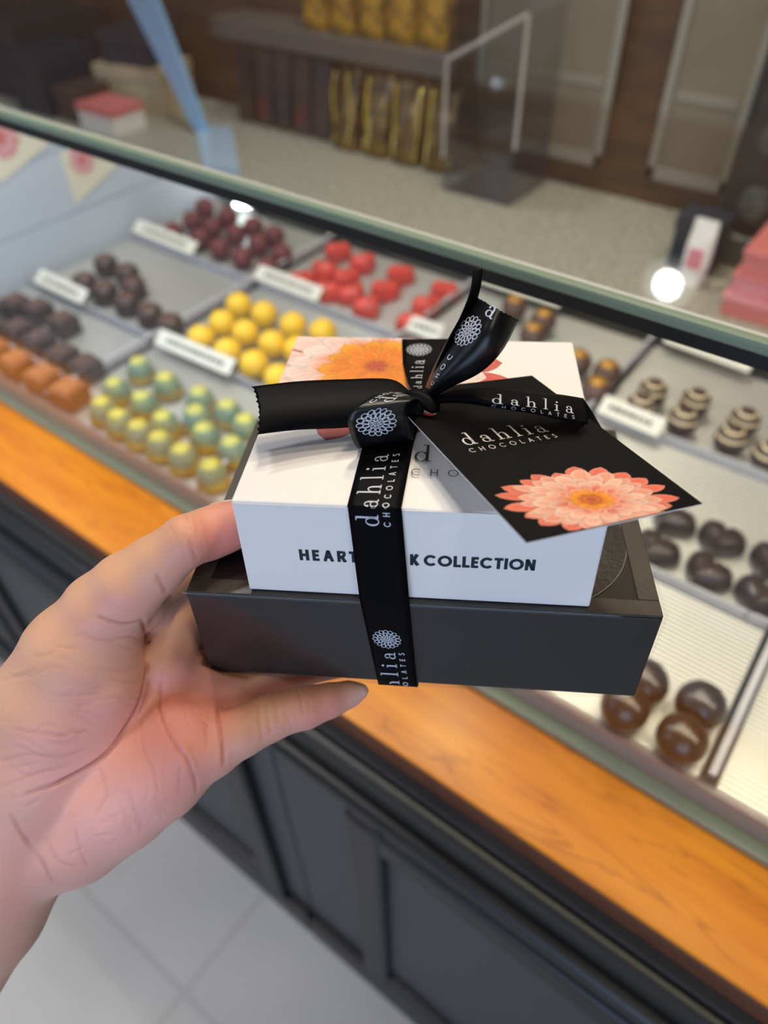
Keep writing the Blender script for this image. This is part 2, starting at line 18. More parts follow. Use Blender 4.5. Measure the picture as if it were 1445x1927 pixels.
CRE = [[1.3,1.5,[[-0.1717,0.0745,1.1413],[-0.1801,0.0774,1.1173],[-0.1731,0.0696,1.1141],[-0.1674,0.0611,1.1107],[-0.1664,0.0519,1.1046],[-0.1663,0.0387,1.0997],[-0.1703,0.0255,1.0991],[-0.1764,0.0127,1.1001]]],[1.0,0.9,[[-0.1678,0.0732,1.1136],[-0.1652,0.0667,1.1054],[-0.157,0.061,1.1077],[-0.1493,0.0576,1.1066],[-0.1429,0.0562,1.1034],[-0.1392,0.0562,1.1002],[-0.1355,0.0541,1.0909],[-0.1355,0.0527,1.0835]]],[1.0,1.3,[[-0.1488,0.0813,1.0979],[-0.1433,0.0759,1.1008],[-0.1373,0.0714,1.1016],[-0.1327,0.0676,1.0982],[-0.1305,0.0644,1.0917]]],[0.8,0.5,[[-0.1669,0.0592,1.1059],[-0.1626,0.0551,1.1043],[-0.1536,0.0485,1.1031],[-0.1461,0.0456,1.0988],[-0.1415,0.0419,1.0912]]],[0.9,0.5,[[-0.1334,0.088,1.1023],[-0.1284,0.0835,1.1017],[-0.1241,0.08,1.0962]]],[0.8,0.4,[[-0.1309,0.0905,1.1025],[-0.1266,0.0863,1.1015],[-0.123,0.0837,1.097]]],[0.8,0.5,[[-0.1264,0.1032,1.1003],[-0.1213,0.0996,1.1013],[-0.1171,0.0969,1.0984]]],[1.0,0.8,[[-0.1809,0.0636,1.1483],[-0.177,0.0656,1.1461],[-0.1738,0.0692,1.1428],[-0.1717,0.0745,1.1413]]],[0.9,0.4,[[-0.183,0.0563,1.1428],[-0.1766,0.0616,1.1389],[-0.174,0.0703,1.1346]]],[0.9,0.6,[[-0.165,0.0987,1.1663],[-0.1633,0.098,1.1629],[-0.1628,0.098,1.158]]],[0.8,0.35,[[-0.1749,0.1062,1.1684],[-0.1693,0.1034,1.1693],[-0.1666,0.1017,1.1683]]],[0.8,0.35,[[-0.1757,0.0993,1.1689],[-0.1706,0.0973,1.1687],[-0.1688,0.0961,1.1675]]],[1.2,0.7,[[-0.1699,0.0852,1.1576],[-0.1685,0.085,1.1534],[-0.1685,0.0857,1.1482]]],[1.2,0.8,[[-0.1785,0.0046,1.0938],[-0.1733,0.0032,1.0828],[-0.167,0.0017,1.0728],[-0.1627,0.0001,1.0636]]],[0.9,0.35,[[-0.1885,0.0138,1.1101],[-0.1795,0.0217,1.1122],[-0.1734,0.0272,1.1085],[-0.1696,0.0352,1.1064]]],[0.9,0.35,[[-0.1887,0.0224,1.1201],[-0.179,0.0282,1.1183],[-0.1732,0.0338,1.1143]]],[0.9,0.35,[[-0.1847,0.0083,1.1031],[-0.1765,0.0191,1.1055],[-0.1711,0.0281,1.1035]]],[1.0,0.4,[[-0.1661,0.0354,1.0976],[-0.1577,0.0311,1.0937],[-0.1572,0.0242,1.0889]]],[0.9,0.35,[[-0.1515,0.0368,1.0961],[-0.1461,0.0332,1.0873],[-0.1437,0.0321,1.0783]]],[0.9,0.4,[[-0.1688,0.008,1.0797],[-0.1627,0.0059,1.0734],[-0.1569,0.0096,1.0693]]],[0.9,0.4,[[-0.1617,0.0161,1.0837],[-0.1579,0.0129,1.0762],[-0.1552,0.0114,1.0679]]],[0.9,0.3,[[-0.189,0.0357,1.1306],[-0.1775,0.0417,1.1268],[-0.1713,0.0519,1.1228]]],[0.9,0.3,[[-0.1764,0.0524,1.1332],[-0.1725,0.0589,1.1264],[-0.1727,0.0671,1.1203]]],[0.7814462957555302,0.21342409028371995,[[-0.1818,0.0183,1.1107],[-0.1788,0.0188,1.108],[-0.1758,0.0197,1.105],[-0.1732,0.0209,1.1019]]],[0.8200757681078191,0.2643708058341181,[[-0.1729,0.0476,1.1233],[-0.1712,0.0486,1.1213],[-0.1699,0.0507,1.1203],[-0.1695,0.0532,1.1203]]],[0.6504575052286972,0.1898103150162282,[[-0.1791,0.0478,1.1343],[-0.1774,0.0495,1.1332],[-0.1762,0.0516,1.1325],[-0.1754,0.0541,1.1324]]],[0.690684158743887,0.30444943934731666,[[-0.1867,0.0223,1.119],[-0.1824,0.0237,1.1174],[-0.1786,0.0248,1.1146],[-0.1754,0.0257,1.111]]],[0.7697258762459602,0.1652400814610892,[[-0.1684,0.0542,1.1184],[-0.1678,0.0583,1.1164],[-0.1678,0.062,1.1106],[-0.1661,0.064,1.1053]]],[0.7912254219892824,0.3033056897540808,[[-0.1731,0.036,1.1153],[-0.1722,0.037,1.1139],[-0.1713,0.0383,1.1129],[-0.1706,0.0398,1.1124]]],[0.7726952681638659,0.2650299538696102,[[-0.1882,0.0398,1.1343],[-0.1859,0.0427,1.1358],[-0.183,0.0451,1.1359],[-0.1801,0.0468,1.1346]]],[0.7786241790687367,0.3329985547537234,[[-0.1851,0.0141,1.1086],[-0.1826,0.0159,1.1088],[-0.1804,0.0179,1.1089],[-0.1785,0.02,1.109]]],[0.7563127397728096,0.30408575573510255,[[-0.1764,0.0618,1.1386],[-0.175,0.0636,1.1358],[-0.1743,0.0659,1.1319],[-0.1744,0.0686,1.127]]],[0.6188867357508013,0.19428599922199047,[[-0.1987,0.0201,1.1189],[-0.1931,0.0222,1.121],[-0.1885,0.0244,1.1217],[-0.1848,0.0267,1.1217]]],[0.9337706770045715,0.23338343116188587,[[-0.1772,0.0278,1.1159],[-0.1743,0.0301,1.1133],[-0.1723,0.0336,1.1121],[-0.1714,0.0378,1.1128]]],[0.9125445030243544,0.3337283584625813,[[-0.1724,0.0557,1.1261],[-0.1708,0.0578,1.1226],[-0.1697,0.0609,1.1192],[-0.1702,0.0649,1.1152]]],[0.6775189660150482,0.2254479634247391,[[-0.1693,0.0376,1.1076],[-0.1682,0.0394,1.1062],[-0.1673,0.0414,1.1047],[-0.1666,0.0435,1.1033]]],[0.622190343690679,0.2035793810060683,[[-0.1773,0.0623,1.1422],[-0.176,0.0635,1.1402],[-0.175,0.065,1.1378],[-0.1744,0.0667,1.1351]]],[0.8835999352138735,0.26608729808207365,[[-0.1891,0.0137,1.1103],[-0.185,0.016,1.1105],[-0.1814,0.0187,1.1108],[-0.1786,0.0217,1.1112]]],[0.8889970392744226,0.27869511046359785,[[-0.1751,0.0648,1.1383],[-0.1743,0.0671,1.1368],[-0.1742,0.0696,1.1338],[-0.1756,0.0724,1.1283]]],[0.790481323461165,0.2256478321826293,[[-0.1751,0.0411,1.1219],[-0.1744,0.0426,1.122],[-0.1736,0.0441,1.1217],[-0.1726,0.0453,1.1209]]],[0.9364238990609404,0.3020218206201239,[[-0.1697,0.0535,1.1207],[-0.1678,0.0538,1.1172],[-0.1665,0.0555,1.1132],[-0.1667,0.0586,1.1082]]],[0.9477264027764335,0.1993296006412178,[[-0.1858,0.0461,1.1382],[-0.1825,0.0482,1.1374],[-0.1793,0.0498,1.1356],[-0.1766,0.0509,1.1328]]],[0.789731643176953,0.20774144439282363,[[-0.1826,0.0375,1.1284],[-0.18,0.0389,1.1273],[-0.1781,0.0412,1.1272],[-0.1771,0.044,1.1283]]],[0.8104694045633859,0.339500583981326,[[-0.2026,0.0335,1.1281],[-0.1963,0.0348,1.1307],[-0.1917,0.037,1.1325],[-0.1884,0.0397,1.1343]]],[0.8059750227405749,0.26890077642823645,[[-0.1764,0.037,1.1211],[-0.1744,0.0393,1.1194],[-0.1723,0.041,1.1167],[-0.1702,0.0419,1.1132]]],[0.6249430944332387,0.22259125018008385,[[-0.1762,0.0232,1.1093],[-0.1752,0.0252,1.11],[-0.174,0.0272,1.1099],[-0.1727,0.0289,1.1089]]],[0.9128169286313004,0.2915064278812064,[[-0.1799,0.0298,1.1204],[-0.1787,0.0315,1.1203],[-0.1772,0.0326,1.1194],[-0.1757,0.0331,1.1177]]],[0.9458587170369894,0.2986592853611665,[[-0.1755,0.0307,1.1158],[-0.1738,0.0336,1.1152],[-0.1724,0.0366,1.1141],[-0.1709,0.0396,1.1129]]],[0.6541607883394682,0.23327421217386454,[[-0.1679,0.0377,1.1035],[-0.1669,0.0391,1.1013],[-0.1656,0.0406,1.0998],[-0.1632,0.042,1.1004]]],[0.9365136200461601,0.22836011009527912,[[-0.1861,0.0194,1.1153],[-0.1828,0.021,1.1149],[-0.1798,0.0223,1.1134],[-0.1773,0.0233,1.1112]]],[0.6300824227654329,0.20241945477973108,[[-0.1813,0.0398,1.1297],[-0.1794,0.0433,1.1308],[-0.1769,0.0464,1.1302],[-0.1746,0.0487,1.1278]]],[0.6765386053101797,0.3123039080411378,[[-0.1893,0.0484,1.1407],[-0.1865,0.0495,1.1404],[-0.1841,0.051,1.1399],[-0.182,0.0528,1.1395]]],[0.603397907916602,0.25890342271521827,[[-0.1733,0.0353,1.1152],[-0.1722,0.0371,1.114],[-0.1709,0.0388,1.1123],[-0.1696,0.04,1.1102]]],[0.9465194436630746,0.26587593028683226,[[-0.1869,0.024,1.1207],[-0.1836,0.025,1.1195],[-0.181,0.0273,1.1195],[-0.1799,0.0303,1.1207]]],[0.6482773754386393,0.19834809357300132,[[-0.1821,0.0441,1.1344],[-0.1803,0.0447,1.1333],[-0.1787,0.0457,1.1322],[-0.1773,0.0471,1.1314]]],[0.7527874437144202,0.3060188768559752,[[-0.1749,0.0477,1.1276],[-0.1739,0.0488,1.1262],[-0.1731,0.0503,1.1253],[-0.1725,0.0521,1.1251]]],[0.6465170287379685,0.22575156271810487,[[-0.1823,0.0356,1.1266],[-0.1794,0.0385,1.1263],[-0.1766,0.041,1.1246],[-0.174,0.0429,1.1215]]],[0.7220896502780837,0.22768576322286332,[[-0.1693,0.0522,1.1199],[-0.1678,0.0547,1.1174],[-0.1669,0.0577,1.114],[-0.1674,0.0612,1.1088]]],[0.6240857430007795,0.2545809065939483,[[-0.1872,0.0423,1.1362],[-0.1859,0.0436,1.1366],[-0.1844,0.0446,1.1365],[-0.1828,0.0452,1.1358]]],[0.9383543340927678,0.289491978910457,[[-0.2041,0.0306,1.1257],[-0.1984,0.0337,1.1294],[-0.1935,0.037,1.1327],[-0.1897,0.0404,1.1354]]],[0.8286074272126889,0.2980551638735758,[[-0.1849,0.0142,1.1086],[-0.1814,0.0153,1.1072],[-0.1782,0.0168,1.1054],[-0.1754,0.0186,1.1035]]],[0.9101470024897833,0.19964896470151244,[[-0.1703,0.048,1.1194],[-0.1689,0.0502,1.1185],[-0.1678,0.0526,1.1172],[-0.1671,0.0551,1.1155]]],[0.7326754249826394,0.20026385393175042,[[-0.1851,0.0202,1.1157],[-0.1814,0.0212,1.1137],[-0.178,0.0229,1.1117],[-0.1752,0.0252,1.1099]]],[0.8674121329814268,0.2177878724773937,[[-0.1789,0.0289,1.1187],[-0.177,0.03,1.1174],[-0.1753,0.0315,1.1161],[-0.1739,0.0331,1.115]]],[0.7819182709582162,0.2408477460333634,[[-0.1755,0.0344,1.1182],[-0.1742,0.0348,1.1165],[-0.1733,0.0361,1.1157],[-0.173,0.0379,1.1161]]],[0.8830639213359925,0.32120792082536076,[[-0.1937,0.0423,1.1375],[-0.1905,0.0437,1.1382],[-0.1882,0.0457,1.1389],[-0.187,0.0481,1.1398]]],[0.6434919938663993,0.29622968057998245,[[-0.1699,0.0505,1.1203],[-0.1683,0.0546,1.1183],[-0.167,0.0585,1.1135],[-0.1668,0.0619,1.1054]]],[0.7204416287480677,0.2285218703182107,[[-0.1768,0.0381,1.1224],[-0.1745,0.041,1.1206],[-0.1719,0.0435,1.1181],[-0.1694,0.0454,1.1149]]],[0.8233472061162104,0.33196328395702746,[[-0.185,0.0544,1.1425],[-0.1829,0.0567,1.1431],[-0.1805,0.0585,1.1424],[-0.1784,0.0594,1.1404]]],[0.8353428988601357,0.3197325349988558,[[-0.1546,0.0192,1.0819],[-0.1528,0.0208,1.0818],[-0.1511,0.0225,1.0816],[-0.1496,0.0243,1.0815]]],[0.6395632365061197,0.32953208861892674,[[-0.1804,0.0082,1.1001],[-0.1791,0.0094,1.1],[-0.1779,0.0107,1.0999],[-0.1768,0.012,1.1]]],[0.6708234990501878,0.2364097805396726,[[-0.1679,0.0157,1.0862],[-0.1667,0.0171,1.0865],[-0.165,0.0183,1.0871],[-0.1632,0.0192,1.0874]]],[0.9227182631286038,0.17469306875756574,[[-0.1739,0.0147,1.0984],[-0.173,0.016,1.0979],[-0.1723,0.0175,1.0979],[-0.1719,0.0191,1.0983]]],[0.604599028533173,0.26918851983589664,[[-0.1707,0.0069,1.0814],[-0.1693,0.0081,1.0803],[-0.1677,0.0098,1.0806],[-0.1667,0.0117,1.0816]]],[0.8548244447650206,0.2079382389688041,[[-0.1727,0.0177,1.0987],[-0.1723,0.0188,1.0988],[-0.172,0.02,1.0991],[-0.1719,0.0211,1.0996]]],[0.870923502287315,0.16926242767608857,[[-0.164,0.0128,1.0813],[-0.1632,0.0141,1.0822],[-0.1621,0.0153,1.083],[-0.1609,0.0164,1.0836]]],[0.6319065917801964,0.2244071632279087,[[-0.1529,0.0188,1.079],[-0.1511,0.0199,1.0775],[-0.1496,0.0217,1.0774],[-0.1486,0.0238,1.0787]]],[0.8707087312913866,0.23111652936556507,[[-0.1648,0.031,1.0948],[-0.1636,0.0318,1.0951],[-0.1628,0.0328,1.0956],[-0.1626,0.0339,1.0962]]],[0.643281567880785,0.2363211099453162,[[-0.1613,0.0175,1.085],[-0.16,0.0193,1.0862],[-0.1581,0.0209,1.0868],[-0.1562,0.0219,1.0864]]],[0.8545534165831198,0.32988812425201225,[[-0.1549,0.0224,1.0859],[-0.1536,0.0244,1.0865],[-0.1518,0.0262,1.0865],[-0.1499,0.0276,1.0857]]],[0.9111497744047026,0.3226073621607578,[[-0.1538,0.0259,1.0879],[-0.1517,0.0274,1.0874],[-0.1502,0.0295,1.088],[-0.1494,0.0318,1.0896]]],[0.8447082297356794,0.2958185774148101,[[-0.1606,0.0091,1.0748],[-0.1595,0.011,1.0756],[-0.1582,0.0129,1.0766],[-0.1568,0.0147,1.0776]]],[0.6551981317167067,0.3053375840711037,[[-0.1575,0.0275,1.0914],[-0.1568,0.0293,1.0922],[-0.1556,0.0311,1.093],[-0.154,0.0326,1.0936]]],[0.8616635448507945,0.26392888880786597,[[-0.1752,0.0103,1.0962],[-0.1743,0.0117,1.0962],[-0.1737,0.0132,1.0967],[-0.1734,0.0147,1.0975]]],[0.7511902918299858,0.26660497225496527,[[-0.1627,0.0303,1.0943],[-0.1619,0.0315,1.0949],[-0.161,0.0328,1.0955],[-0.16,0.034,1.0962]]],[0.9326929149020073,0.3229587890830688,[[-0.1407,0.0613,1.1031],[-0.1391,0.0596,1.1014],[-0.1373,0.0584,1.099],[-0.1356,0.0579,1.0961]]],[0.66116512168412,0.2593312766703848,[[-0.1466,0.0521,1.1033],[-0.1457,0.0512,1.1021],[-0.1446,0.0504,1.1008],[-0.1433,0.05,1.0995]]],[0.6465486430730905,0.1990499218481212,[[-0.1435,0.0594,1.1047],[-0.1416,0.0596,1.1036],[-0.14,0.059,1.1021],[-0.1389,0.0578,1.1006]]],[0.8700102717314264,0.3002224362913481,[[-0.1401,0.0531,1.0991],[-0.1392,0.0512,1.0958],[-0.1383,0.0493,1.0922],[-0.1375,0.0476,1.0881]]],[0.8446923178740144,0.24288745168687337,[[-0.1582,0.0679,1.1069],[-0.1555,0.0667,1.1074],[-0.1532,0.0652,1.1075],[-0.1514,0.0635,1.1076]]],[0.7481123152803023,0.19141516892804952,[[-0.1642,0.0608,1.105],[-0.161,0.0593,1.1062],[-0.1581,0.058,1.1068],[-0.1557,0.0569,1.107]]],[0.789271977494739,0.21129902087922478,[[-0.1454,0.0506,1.1016],[-0.1446,0.0494,1.1002],[-0.1437,0.0483,1.0987],[-0.1428,0.0473,1.0971]]],[0.8169574096847283,0.29913865271473195,[[-0.1449,0.0694,1.1046],[-0.1423,0.0698,1.1032],[-0.1395,0.0688,1.1021],[-0.1376,0.0668,1.1012]]],[0.654161094649795,0.32731599574053605,[[-0.1433,0.0605,1.1048],[-0.1421,0.06,1.104],[-0.1408,0.0596,1.103],[-0.1397,0.0594,1.1019]]],[0.8777942120651161,0.17240660499093088,[[-0.1524,0.0692,1.1066],[-0.1488,0.0666,1.1068],[-0.1456,0.0645,1.106],[-0.1426,0.0629,1.1045]]],[0.7783065389921349,0.21206502038984687,[[-0.1559,0.0666,1.1075],[-0.1546,0.0645,1.1078],[-0.1527,0.0629,1.1078],[-0.1506,0.0621,1.1074]]],[0.6475072233079542,0.1696868639518797,[[-0.1517,0.0602,1.1076],[-0.1482,0.0589,1.1065],[-0.145,0.0575,1.105],[-0.1424,0.0562,1.103]]],[0.8889754532216904,0.2451085657425866,[[-0.1427,0.0687,1.1039],[-0.1404,0.0675,1.1027],[-0.1384,0.0657,1.1016],[-0.1372,0.0636,1.1005]]],[0.6839447204547937,0.2200574148898673,[[-0.1445,0.0724,1.1031],[-0.1424,0.0703,1.1031],[-0.1406,0.0682,1.1028],[-0.139,0.0663,1.102]]],[0.780855318309777,0.22240023266276848,[[-0.1476,0.0306,1.0859],[-0.1469,0.0297,1.0835],[-0.1461,0.0291,1.0807],[-0.1453,0.029,1.0777]]],[0.6548107273732471,0.2067516868462854,[[-0.1416,0.0435,1.0927],[-0.1405,0.0434,1.091],[-0.1397,0.043,1.089],[-0.1393,0.0423,1.0869]]],[0.8501663173486891,0.2755999948441253,[[-0.1432,0.041,1.0929],[-0.1414,0.0407,1.0899],[-0.1398,0.0406,1.0861],[-0.1388,0.0407,1.0812]]],[0.9141766364480577,0.21944224257288858,[[-0.1469,0.0425,1.0974],[-0.1455,0.0412,1.0954],[-0.1446,0.0395,1.0932],[-0.1443,0.0376,1.0909]]],[0.7811660258325659,0.2301340539620741,[[-0.1518,0.0316,1.0914],[-0.15,0.0306,1.0889],[-0.1486,0.0294,1.0859],[-0.1477,0.0281,1.0827]]],[0.6717315841923794,0.3339428236761876,[[-0.1426,0.0395,1.0905],[-0.1413,0.0391,1.0878],[-0.1403,0.0389,1.0844],[-0.1398,0.0389,1.0801]]],[0.6775938560128253,0.25863999637386936,[[-0.1557,0.0331,1.0947],[-0.1525,0.0343,1.0944],[-0.1497,0.0344,1.0928],[-0.1477,0.0336,1.09]]],[0.9109980303509243,0.27392199523834304,[[-0.1473,0.031,1.0858],[-0.1456,0.0316,1.0836],[-0.1445,0.0314,1.0802],[-0.1442,0.0305,1.0761]]],[0.7130321258660773,0.239615601478037,[[-0.1485,0.0297,1.086],[-0.1476,0.0286,1.0834],[-0.1466,0.028,1.0802],[-0.1456,0.0279,1.0767]]],[0.6379886798553588,0.31370326978586444,[[-0.1487,0.0316,1.0885],[-0.1487,0.0305,1.0872],[-0.1479,0.0303,1.0859],[-0.1468,0.0311,1.0854]]],[0.613285409594334,0.23822530510680426,[[-0.1762,0.0985,1.1684],[-0.1737,0.0983,1.1691],[-0.1719,0.0976,1.169],[-0.1708,0.0967,1.1684]]],[0.617787494092137,0.21097170070309892,[[-0.1662,0.1034,1.1678],[-0.1651,0.1031,1.1669],[-0.1642,0.103,1.1659],[-0.1634,0.1032,1.1647]]],[0.7802200794550187,0.23129757053696204,[[-0.1706,0.1051,1.1692],[-0.1688,0.1051,1.1687],[-0.167,0.1049,1.1679],[-0.1655,0.1043,1.167]]],[0.8899900708051256,0.22103986727984876,[[-0.1662,0.0967,1.1662],[-0.1655,0.0969,1.1657],[-0.1648,0.0969,1.1649],[-0.1643,0.0968,1.164]]],[0.8143935481682971,0.2329850376759483,[[-0.1675,0.0965,1.1671],[-0.1663,0.0957,1.1655],[-0.1652,0.0954,1.1635],[-0.1642,0.0956,1.1614]]],[0.8468530387124688,0.19905735052097168,[[-0.165,0.1056,1.1659],[-0.1636,0.1054,1.1642],[-0.1625,0.1048,1.1621],[-0.162,0.104,1.1599]]],[0.7902092101601861,0.16835950306089245,[[-0.1627,0.1094,1.1621],[-0.1621,0.1092,1.1609],[-0.1615,0.1094,1.1596],[-0.1609,0.1098,1.1584]]],[0.9073635644657949,0.2548090237157006,[[-0.1718,0.1032,1.1698],[-0.1703,0.1019,1.1697],[-0.1689,0.1012,1.1693],[-0.1676,0.101,1.1688]]],[0.9127685564295878,0.18963062787903953,[[-0.1677,0.0993,1.1685],[-0.1663,0.0991,1.1675],[-0.1652,0.0983,1.1663],[-0.1647,0.0973,1.1651]]],[0.7520254386901972,0.24618253289459635,[[-0.167,0.1029,1.1684],[-0.1658,0.1025,1.1676],[-0.1647,0.1019,1.1667],[-0.1639,0.1013,1.1657]]],[0.8409890569108758,0.18904098360496943,[[-0.1629,0.1017,1.1639],[-0.1624,0.1019,1.1629],[-0.1622,0.1018,1.1616],[-0.162,0.1013,1.1606]]],[0.8618335887238979,0.1873781515869853,[[-0.1716,0.1081,1.1679],[-0.1693,0.1063,1.1683],[-0.1675,0.1051,1.1681],[-0.166,0.1043,1.1674]]],[0.8741592280676234,0.29059779833490856,[[-0.1244,0.0895,1.1009],[-0.1237,0.0891,1.1003],[-0.1232,0.0885,1.0997],[-0.1229,0.0877,1.0992]]],[0.8316754697549081,0.18709318730416347,[[-0.1297,0.0837,1.1022],[-0.1281,0.0827,1.1014],[-0.1265,0.0819,1.1003],[-0.1251,0.0814,1.0987]]],[0.8216871217339082,0.16421877411820462,[[-0.1267,0.0928,1.1019],[-0.1261,0.092,1.1017],[-0.1253,0.0913,1.1015],[-0.1246,0.0907,1.1011]]],[0.7293624656095401,0.18977798221032335,[[-0.118,0.1052,1.1005],[-0.1157,0.1056,1.0999],[-0.1142,0.1044,1.0989],[-0.1144,0.1022,1.0982]]],[0.8593538835495043,0.2310419370285552,[[-0.1284,0.0934,1.102],[-0.127,0.0914,1.102],[-0.1254,0.0899,1.1014],[-0.1238,0.0889,1.1004]]],[0.7785301268074947,0.1721818073863034,[[-0.1251,0.085,1.1002],[-0.124,0.0848,1.0991],[-0.1233,0.084,1.0979],[-0.1232,0.0829,1.0968]]],[0.7204591805226412,0.18046647251723433,[[-0.1329,0.0745,1.1022],[-0.1317,0.0744,1.1019],[-0.1311,0.0737,1.1012],[-0.1313,0.0727,1.1007]]],[0.624904987263805,0.17896443717975305,[[-0.1201,0.095,1.0996],[-0.1193,0.0942,1.0987],[-0.1186,0.0935,1.0974],[-0.118,0.0931,1.0959]]],[0.817356142954554,0.24803114706245635,[[-0.1206,0.0918,1.0985],[-0.1199,0.0912,1.0971],[-0.1192,0.0907,1.0952],[-0.1188,0.0907,1.0925]]],[0.8330030963163954,0.3165281231493734,[[-0.124,0.0849,1.0993],[-0.1233,0.085,1.0985],[-0.1228,0.0847,1.0976],[-0.1227,0.0841,1.0968]]],[0.7581131600882178,0.30755912620100223,[[-0.121,0.0906,1.0983],[-0.1207,0.0895,1.0971],[-0.1202,0.0887,1.0955],[-0.1199,0.0886,1.0931]]],[0.6468467971181842,0.18751654884595892,[[-0.1237,0.0925,1.1009],[-0.1218,0.092,1.0996],[-0.12,0.0917,1.0978],[-0.1186,0.0917,1.0953]]],[0.7227222436268048,0.30853054653139844,[[-0.1208,0.101,1.1013],[-0.1188,0.1009,1.1007],[-0.1172,0.1001,1.0998],[-0.1162,0.0988,1.0986]]],[0.8176012033499678,0.24120384467938832,[[-0.1297,0.0841,1.1022],[-0.129,0.0836,1.1019],[-0.1281,0.0832,1.1015],[-0.1273,0.083,1.1011]]]]
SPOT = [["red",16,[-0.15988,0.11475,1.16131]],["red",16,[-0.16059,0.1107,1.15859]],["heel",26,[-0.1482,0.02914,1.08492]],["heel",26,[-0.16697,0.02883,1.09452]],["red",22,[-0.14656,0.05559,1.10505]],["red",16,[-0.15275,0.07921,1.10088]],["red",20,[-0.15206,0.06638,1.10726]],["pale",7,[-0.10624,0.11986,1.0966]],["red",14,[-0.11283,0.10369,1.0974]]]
NAILS = [[[-0.17469,0.12456,1.15829],[0.46686,0.87961,0.05764],[-0.74155,0.63989,0.2016]],[[-0.10891,0.12145,1.08958],[0.62582,0.75124,0.06993],[0.23062,0.67443,-0.7014]]]
EYE = Vector((0, 0, 1.3563))
MC = np.array(CAM)
cam_data = bpy.data.cameras.new('camera')
cam_data.sensor_fit = 'VERTICAL'
cam_data.sensor_height = 36.0
cam_data.lens = 1373.0 / 1927.0 * 36.0
cam_data.clip_start = 0.01
cam_data.dof.use_dof = True
cam_data.dof.focus_distance = 0.262
cam_data.dof.aperture_fstop = cam_data.lens / 4.3
cam = bpy.data.objects.new('camera', cam_data)
COL.objects.link(cam)
_m = Matrix.Identity(4)
for _i in range(3):
    _m[_i][0] = MC[_i][0]
    _m[_i][1] = -MC[_i][1]
    _m[_i][2] = -MC[_i][2]
    _m[_i][3] = EYE[_i]
cam.matrix_world = _m
scene.camera = cam

scene.view_settings.view_transform = 'Standard'
scene.view_settings.look = 'None'
scene.view_settings.exposure = 0.0
scene.view_settings.gamma = 1.0
scene.view_settings.use_curve_mapping = False
scene.cycles.use_denoising = True
scene.cycles.max_bounces = 10
scene.cycles.transparent_max_bounces = 24
scene.cycles.caustics_reflective = False
scene.cycles.caustics_refractive = False
scene.cycles.sample_clamp_indirect = 6.0

world = bpy.data.worlds.new('shop_ambience')
scene.world = world
world.use_nodes = True
world.node_tree.nodes['Background'].inputs[0].default_value = (0.86, 0.92, 1.0, 1)
world.node_tree.nodes['Background'].inputs[1].default_value = 0.2


def area(name, loc, target, size, power, color, size_y=None):
    ld = bpy.data.lights.new(name, 'AREA')
    ld.energy = power
    ld.color = color
    ld.size = size
    if size_y:
        ld.shape = 'RECTANGLE'
        ld.size_y = size_y
    o = bpy.data.objects.new(name, ld)
    COL.objects.link(o)
    o.location = loc
    d = Vector(target) - Vector(loc)
    o.rotation_euler = d.to_track_quat('-Z', 'Y').to_euler()
    return o


# daylight through the shop front behind the customer
area('daylight_shop_front', (1.1, -2.6, 1.7), (-0.3, 0.6, 1.0), 2.4, 60, (0.55, 0.70, 1.0), 2.2)
area('daylight_side_window', (-3.0, -1.6, 1.9), (-0.6, 0.6, 0.9), 1.6, 16, (0.55, 0.72, 1.0), 1.8)


# ------------------------------------------------------------------ materials
def lin(c):
    return tuple((v / 12.92 if v <= 0.04045 else ((v + 0.055) / 1.055) ** 2.4) for v in [x / 255.0 for x in c])


